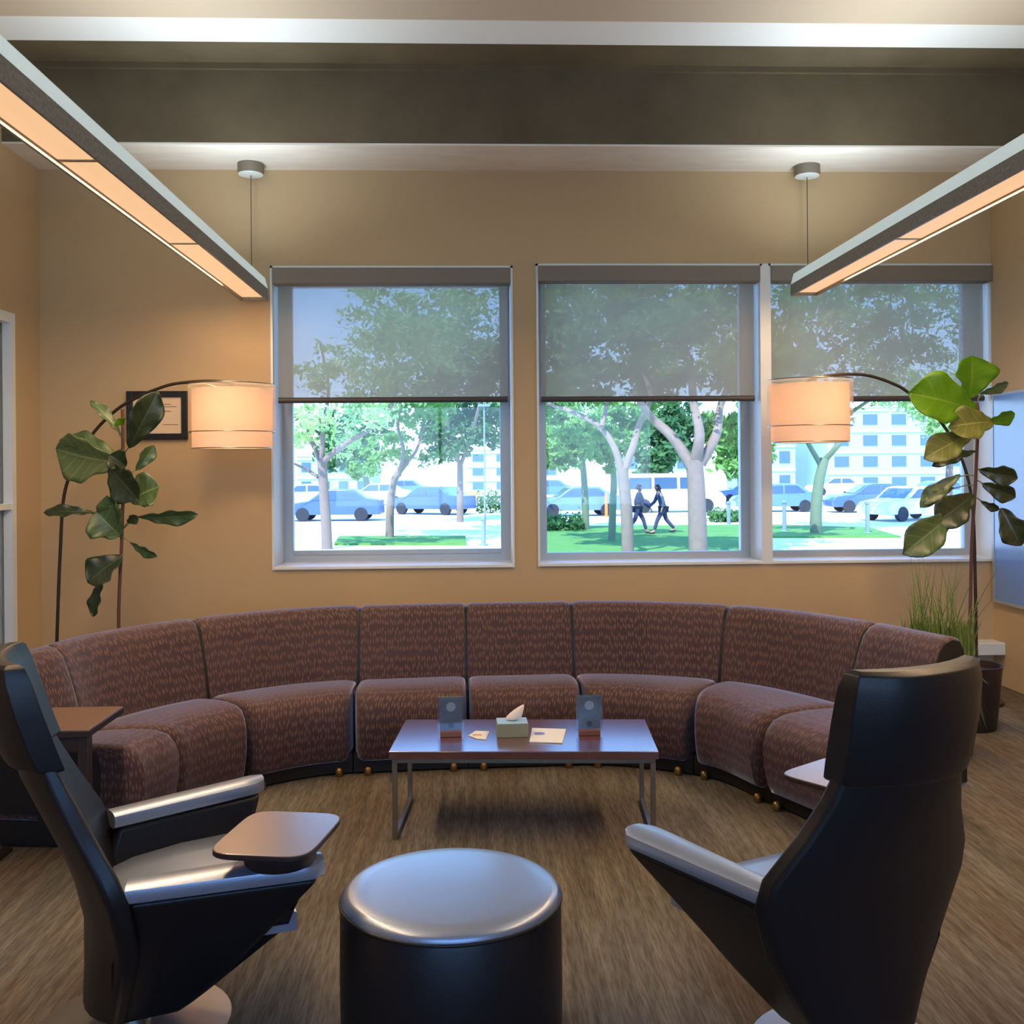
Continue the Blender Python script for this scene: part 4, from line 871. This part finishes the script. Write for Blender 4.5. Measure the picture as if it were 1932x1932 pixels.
car(712, 953, 176, (170, 196, 222), 'silver car parked behind the nearest dark blue car')
car(815, 970, 150, (58, 88, 138), 'dark blue car parked behind the leaning young tree')
car(575, 955, 182, (206, 214, 220), 'white car parked at the left edge of the left window')
car(760, 938, 175, (120, 160, 204), 'light blue car at the back of the car park, left window')
car(1088, 973, 185, (92, 124, 176), 'mid blue car parked left of the walking people')
car(1030, 940, 180, (70, 110, 170), 'blue car behind the mid blue car, at the window edge')
car(1268, 966, 0, (232, 232, 228), 'white van parked behind the walking people', 'van')
car(1410, 950, 180, (84, 124, 184), 'blue car parked right of the thick trunk')
car(1462, 965, 178, (88, 124, 180), 'blue car parked below the right drum lamp')
car(1643, 966, 176, (64, 96, 150), 'dark blue car right of the shaded tree')
car(1575, 934, 180, (220, 226, 230), 'white car behind the dark blue car, below the pale blue building')
car(1715, 981, 205, (226, 226, 222), 'white car with its nose turned out, left of the fig leaves')
car(1765, 955, 180, (90, 130, 190), 'blue car at the far right beyond the fig leaves')

def building(u0, u1, vtop, Y, depth, cols, rows, mw, label, wu=0.5, wv=0.5):
    a, b_ = at(u0, vtop, Y), at(u1, vtop, Y); w = b_.x - a.x; h = a.z - GZ
    r = thing('building', label, 'building', ((a.x + b_.x) / 2, Y, GZ), 0, 'buildings beyond the car park')
    obj('facade', bx((-w / 2, 0, 0), (w / 2, depth, h)), mw, r, smooth=False)
    obj('parapet', bx((-w / 2 - 0.2, -0.25, h), (w / 2 + 0.2, depth + 0.2, h + 0.5)), M['bwall2'], r, smooth=False)
    bm = B()
    for j in range(rows): box(bm, (-w / 2, -0.12, h * (j + 1) / rows - 0.3), (w / 2, -0.01, h * (j + 1) / rows - 0.05))
    obj('floor_band', bm, M['bwall2'], r, smooth=False)
    cw_, rh = w / cols, h / rows
    for i in range(cols):
        for j in range(rows):
            x = -w / 2 + (i + 0.5) * cw_; z = (j + 0.45) * rh
            obj('window', bx((x - cw_ * wu / 2, -0.06, z - rh * wv / 2), (x + cw_ * wu / 2, 0.05, z + rh * wv / 2)), M['bwin'], r, smooth=False)
building(1560, 1830, 770, 92, 12, 5, 4, M['bwall'], 'pale blue four storey building beyond the right window')
building(1420, 1500, 838, 95, 10, 2, 2, M['bwall'], 'low blue building left of the four storey building')
building(560, 700, 862, 100, 10, 4, 2, M['bwall'], 'low blue building behind the slim forked tree')
building(880, 1060, 850, 105, 10, 4, 3, M['bwall'], 'blue building at the right edge of the left window')
building(1180, 1300, 858, 110, 10, 4, 2, M['bwall'], 'small blue building behind the white van')

def hedge(u0, u1, v, h, label, seed):
    a, b_ = gpt(u0, v), gpt(u1, v); rg = random.Random(seed); bm = B(); w = b_.x - a.x
    for _ in range(900):
        q = Vector((rg.uniform(-w / 2, w / 2), rg.gauss(0, 0.35), abs(rg.gauss(0.5, 0.25)) * h)); s = rg.uniform(0.08, 0.2)
        d = Vector((rg.gauss(0, 1), rg.gauss(0, 1), rg.gauss(0, 1))).normalized(); e_ = d.orthogonal().normalized()
        bm.faces.new([bm.verts.new(q + d * s * x + e_ * s * y) for x, y in ((-0.6, 0), (0, -0.4), (0.6, 0), (0, 0.4))])
    o = obj('hedge', bm, M['hedge'], None, smooth=False); o.location = ((a.x + b_.x) / 2, a.y, GZ + 0.0)
    setp(o, label, 'hedge')
hedge(1015, 1100, 1003, 0.6, 'low clipped hedge at the edge of the lawn, left of the thin trees', 5)
hedge(1340, 1410, 985, 0.5, 'low hedge beside the right wheel of the white van', 6)
hedge(900, 975, 968, 1.1, 'dark hedge right of the orange barrier', 8)
def bollard(u, v, h, label):
    p = gpt(u, v); r = thing('bollard', label, 'bollard', p, 0, 'posts along the pavement')
    b = B(); lathe(b, [(0.13, 0), (0.13, 0.06), (0.075, 0.08), (0.07, h - 0.12), (0.09, h - 0.1), (0.09, h - 0.03), (0.05, h)], 18); obj('post', b, M['post'], r)
bollard(1480, 1005, 1.15, 'grey bollard left of the shaded tree trunk')
bollard(1637, 1008, 1.15, 'grey bollard right of the shaded tree trunk')
bollard(1375, 993, 1.0, 'grey bollard behind the thick pale trunk')
bollard(912, 1030, 0.9, 'pale bollard at the lower right of the left window')
p = gpt(915, 990); sg = thing('lamp_post', 'thin dark lamp post at the right side of the left window', 'lamp post', p)
b = B(); tube(b, [(0, 0, 0), (0, 0, 5.0)], [0.045, 0.03], 8); obj('pole', b, M['post'], sg)
b = B(); box(b, (-0.25, -0.12, 5.0), (0.25, 0.12, 5.12)); obj('lantern', b, M['post'], sg)
p = gpt(876, 947); br_ = thing('barrier', 'orange plastic barrier at the end of the car park', 'barrier', p)
b = B(); ringloft(b, [[(-1.0, -0.3, 0), (1.0, -0.3, 0), (1.0, 0.3, 0), (-1.0, 0.3, 0)], [(-1.0, -0.12, 0.7), (1.0, -0.12, 0.7), (1.0, 0.12, 0.7), (-1.0, 0.12, 0.7)]]); obj('body', b, M['signred'], br_, bevel=0.04)
p = gpt(1144, 975); br_ = thing('marker_post', 'short orange marker post beside the mid blue car', 'post', p)
b = B(); lathe(b, [(0.16, 0), (0.16, 0.05), (0.07, 0.06), (0.07, 1.1), (0.03, 1.14)], 14); obj('post', b, M['signred'], br_)
bm = B()
for i in range(3):
    pass
bm.free()

# ------------------------------------------------------------------ two people walking on the lawn
M['skin'] = mat('skin', (176, 132, 108), 0.6); M['navy'] = mat('navy_cloth', (44, 58, 92), 0.8); M['slate'] = mat('slate_cloth', (74, 88, 122), 0.8)
M['denim'] = mat('dark_denim', (58, 64, 96), 0.85); M['hair'] = mat('dark_hair', (40, 40, 52), 0.7); M['bag'] = mat('teal_bag', (96, 140, 160), 0.7); M['shoe'] = mat('dark_shoe', (50, 46, 66), 0.6)
def skin_mesh(name, verts, edges, radii, m, parent, sub=1):
    me = bpy.data.meshes.new(name); me.from_pydata([Vector(v) for v in verts], edges, []); me.materials.append(m)
    o = bpy.data.objects.new(name, me); COL.objects.link(o); o.parent = parent
    o.modifiers.new('skin', 'SKIN').use_smooth_shade = True
    for i, r_ in enumerate(radii):
        sv = me.skin_vertices[0].data[i]; sv.radius = (r_, r_) if not isinstance(r_, tuple) else r_; sv.use_root = (i == 0)
    s = o.modifiers.new('subdivision', 'SUBSURF'); s.levels = sub; s.render_levels = sub
    return o
def person(loc, heading, top, trousers, label, lean, stride, hair_long, bag):
    r = thing('person', label, 'person', loc, R(heading))
    # local: faces +X, legs swing along X
    hip = Vector((0, 0, 0.92)); ch = Vector((0.05 + lean, 0, 1.30)); nk = Vector((0.08 + lean * 1.4, 0, 1.48)); hd = Vector((0.11 + lean * 1.6, 0, 1.58)); ht = Vector((0.11 + lean * 1.6, 0, 1.70))
    v = [hip, (hip + ch) / 2, ch, nk, hd, ht]; e_ = [(0, 1), (1, 2), (2, 3), (3, 4), (4, 5)]; rd = [(0.15, 0.11), (0.14, 0.1), (0.17, 0.11), 0.055, 0.085, 0.075]
    legs = []
    for s, f_ in ((1, stride), (-1, -stride)):
        h = Vector((0, 0.09 * s, 0.88)); kn = Vector((f_ * 0.5 + 0.06, 0.09 * s, 0.49)); an = Vector((f_ - (0.06 if f_ < 0 else 0), 0.09 * s, 0.09 + (0.05 if f_ < 0 else 0))); to = an + Vector((0.17, 0.01 * s, -0.055))
        i = len(v); v += [h, kn, an, to]; e_ += [(0, i), (i, i + 1), (i + 1, i + 2), (i + 2, i + 3)]; rd += [0.085, 0.058, 0.04, 0.035]; legs.append((h, kn, an, to))
        sh = ch + Vector((0.02, 0.18 * s, 0.08)); el = sh + Vector((-f_ * 0.35, 0.05 * s, -0.28)); wr2 = el + Vector((-f_ * 0.3 + 0.14, -0.02 * s, -0.2)); ha = wr2 + Vector((0.05, 0, -0.08))
        i = len(v); v += [sh, el, wr2, ha]; e_ += [(2, i), (i, i + 1), (i + 1, i + 2), (i + 2, i + 3)]; rd += [0.06, 0.045, 0.033, 0.03]
        legs[-1] += (sh, el, wr2)
        for k_ in range(4):
            f0 = ha + Vector((0.01 * (k_ - 1.5), 0, -0.01)); v.append(f0 + Vector((0.012 * (k_ - 1.5), 0.0, -0.075 + 0.006 * abs(k_ - 1.5)))); e_.append((i + 3, len(v) - 1)); rd.append(0.008)
        v.append(wr2 + Vector((0.065, 0, -0.075))); e_.append((i + 2, len(v) - 1)); rd.append(0.009)
    skin_mesh('body', v, e_, rd, M['skin'], r)
    # shirt with sleeves
    v = [hip + Vector((0, 0, 0.0)), (hip + ch) / 2, ch, nk - Vector((0, 0, 0.05))]; e2 = [(0, 1), (1, 2), (2, 3)]; rd = [(0.18, 0.14), (0.165, 0.125), (0.195, 0.135), 0.075]
    for L in legs:
        i = len(v); v += [L[4], L[5], L[6]]; e2 += [(2, i), (i, i + 1), (i + 1, i + 2)]; rd += [0.085, 0.062, 0.05]
    skin_mesh('jacket', v, e2, rd, top, r)
    v = [hip + Vector((0, 0, 0.02))]; e2 = []; rd = [(0.165, 0.125)]
    for L in legs:
        i = len(v); v += [L[0], L[1], L[2] + Vector((0, 0, 0.03))]; e2 += [(0, i), (i, i + 1), (i + 1, i + 2)]; rd += [0.105, 0.078, 0.06]
    skin_mesh('trousers', v, e2, rd, trousers, r)
    for L in legs: skin_mesh('shoe', [L[2] - Vector((0.03, 0, 0.045)), L[2] + Vector((0.08, 0, -0.05)), L[3] + Vector((0.03, 0, 0))], [(0, 1), (1, 2)], [0.052, 0.046, 0.036], M['shoe'], r)
    hv = [hd + Vector((-0.045, 0, 0.03)), ht + Vector((-0.02, 0, 0.01)), hd + Vector((-0.07, 0, -0.03))]; he = [(0, 1), (0, 2)]; hr = [0.09, 0.085, 0.075]
    if hair_long: hv.append(nk + Vector((-0.1, 0, -0.1))); he.append((2, 3)); hr.append(0.055)
    skin_mesh('hair', hv, he, hr, M['hair'], r)
    b = B(); bmesh.ops.create_uvsphere(b, u_segments=10, v_segments=8, radius=0.02, matrix=Matrix.Translation(hd + Vector((0.105, 0, 0.015)))); obj('nose', b, M['skin'], r)
    for s in (-1, 1):
        b = B(); bmesh.ops.create_uvsphere(b, u_segments=8, v_segments=6, radius=0.011, matrix=Matrix.Translation(hd + Vector((0.082, 0.034 * s, 0.045)))); obj('eye', b, M['hair'], r)
        b = B(); bmesh.ops.create_uvsphere(b, u_segments=8, v_segments=6, radius=0.026, matrix=Matrix.Translation(hd + Vector((0.0, 0.098 * s, 0.02))) @ Matrix.Diagonal((0.8, 0.4, 1.2, 1))); obj('ear', b, M['skin'], r)
    if bag:
        b = B(); c = hip + Vector((-0.04, -0.33, -0.06)); ringloft(b, [[(c.x - 0.16, c.y - 0.06, c.z - 0.2), (c.x + 0.16, c.y - 0.06, c.z - 0.2), (c.x + 0.16, c.y + 0.06, c.z - 0.2), (c.x - 0.16, c.y + 0.06, c.z - 0.2)], [(c.x - 0.13, c.y - 0.05, c.z + 0.12), (c.x + 0.13, c.y - 0.05, c.z + 0.12), (c.x + 0.13, c.y + 0.05, c.z + 0.12), (c.x - 0.13, c.y + 0.05, c.z + 0.12)]])
        bg = obj('shoulder_bag', b, M['bag'], None, bevel=0.03)
        bg.location = loc; bg.rotation_euler = (0, 0, R(heading)); setp(bg, 'teal shoulder bag carried by the leaning walker on the lawn', 'bag')
        b = B(); tube(b, smooth_path([(c.x - 0.12, c.y, c.z + 0.1), (ch.x - 0.03, -0.16, 1.42), (ch.x + 0.06, -0.14, 1.42), (c.x + 0.12, c.y, c.z + 0.1)], 5), 0.012, 6); obj('strap', b, M['bag'], bg)
    return r
p = gpt(1203, 1010); p.z = GZ + 0.06
person(p, 0, M['navy'], M['denim'], 'person in dark navy clothes walking right on the lawn, nearer the forked tree', 0.0, 0.32, False, False)
p = gpt(1252, 1010); p.z = GZ + 0.06
person(p, 180, M['slate'], M['denim'], 'person leaning forward in a slate jacket, walking toward the navy walker', 0.08, 0.34, True, True)
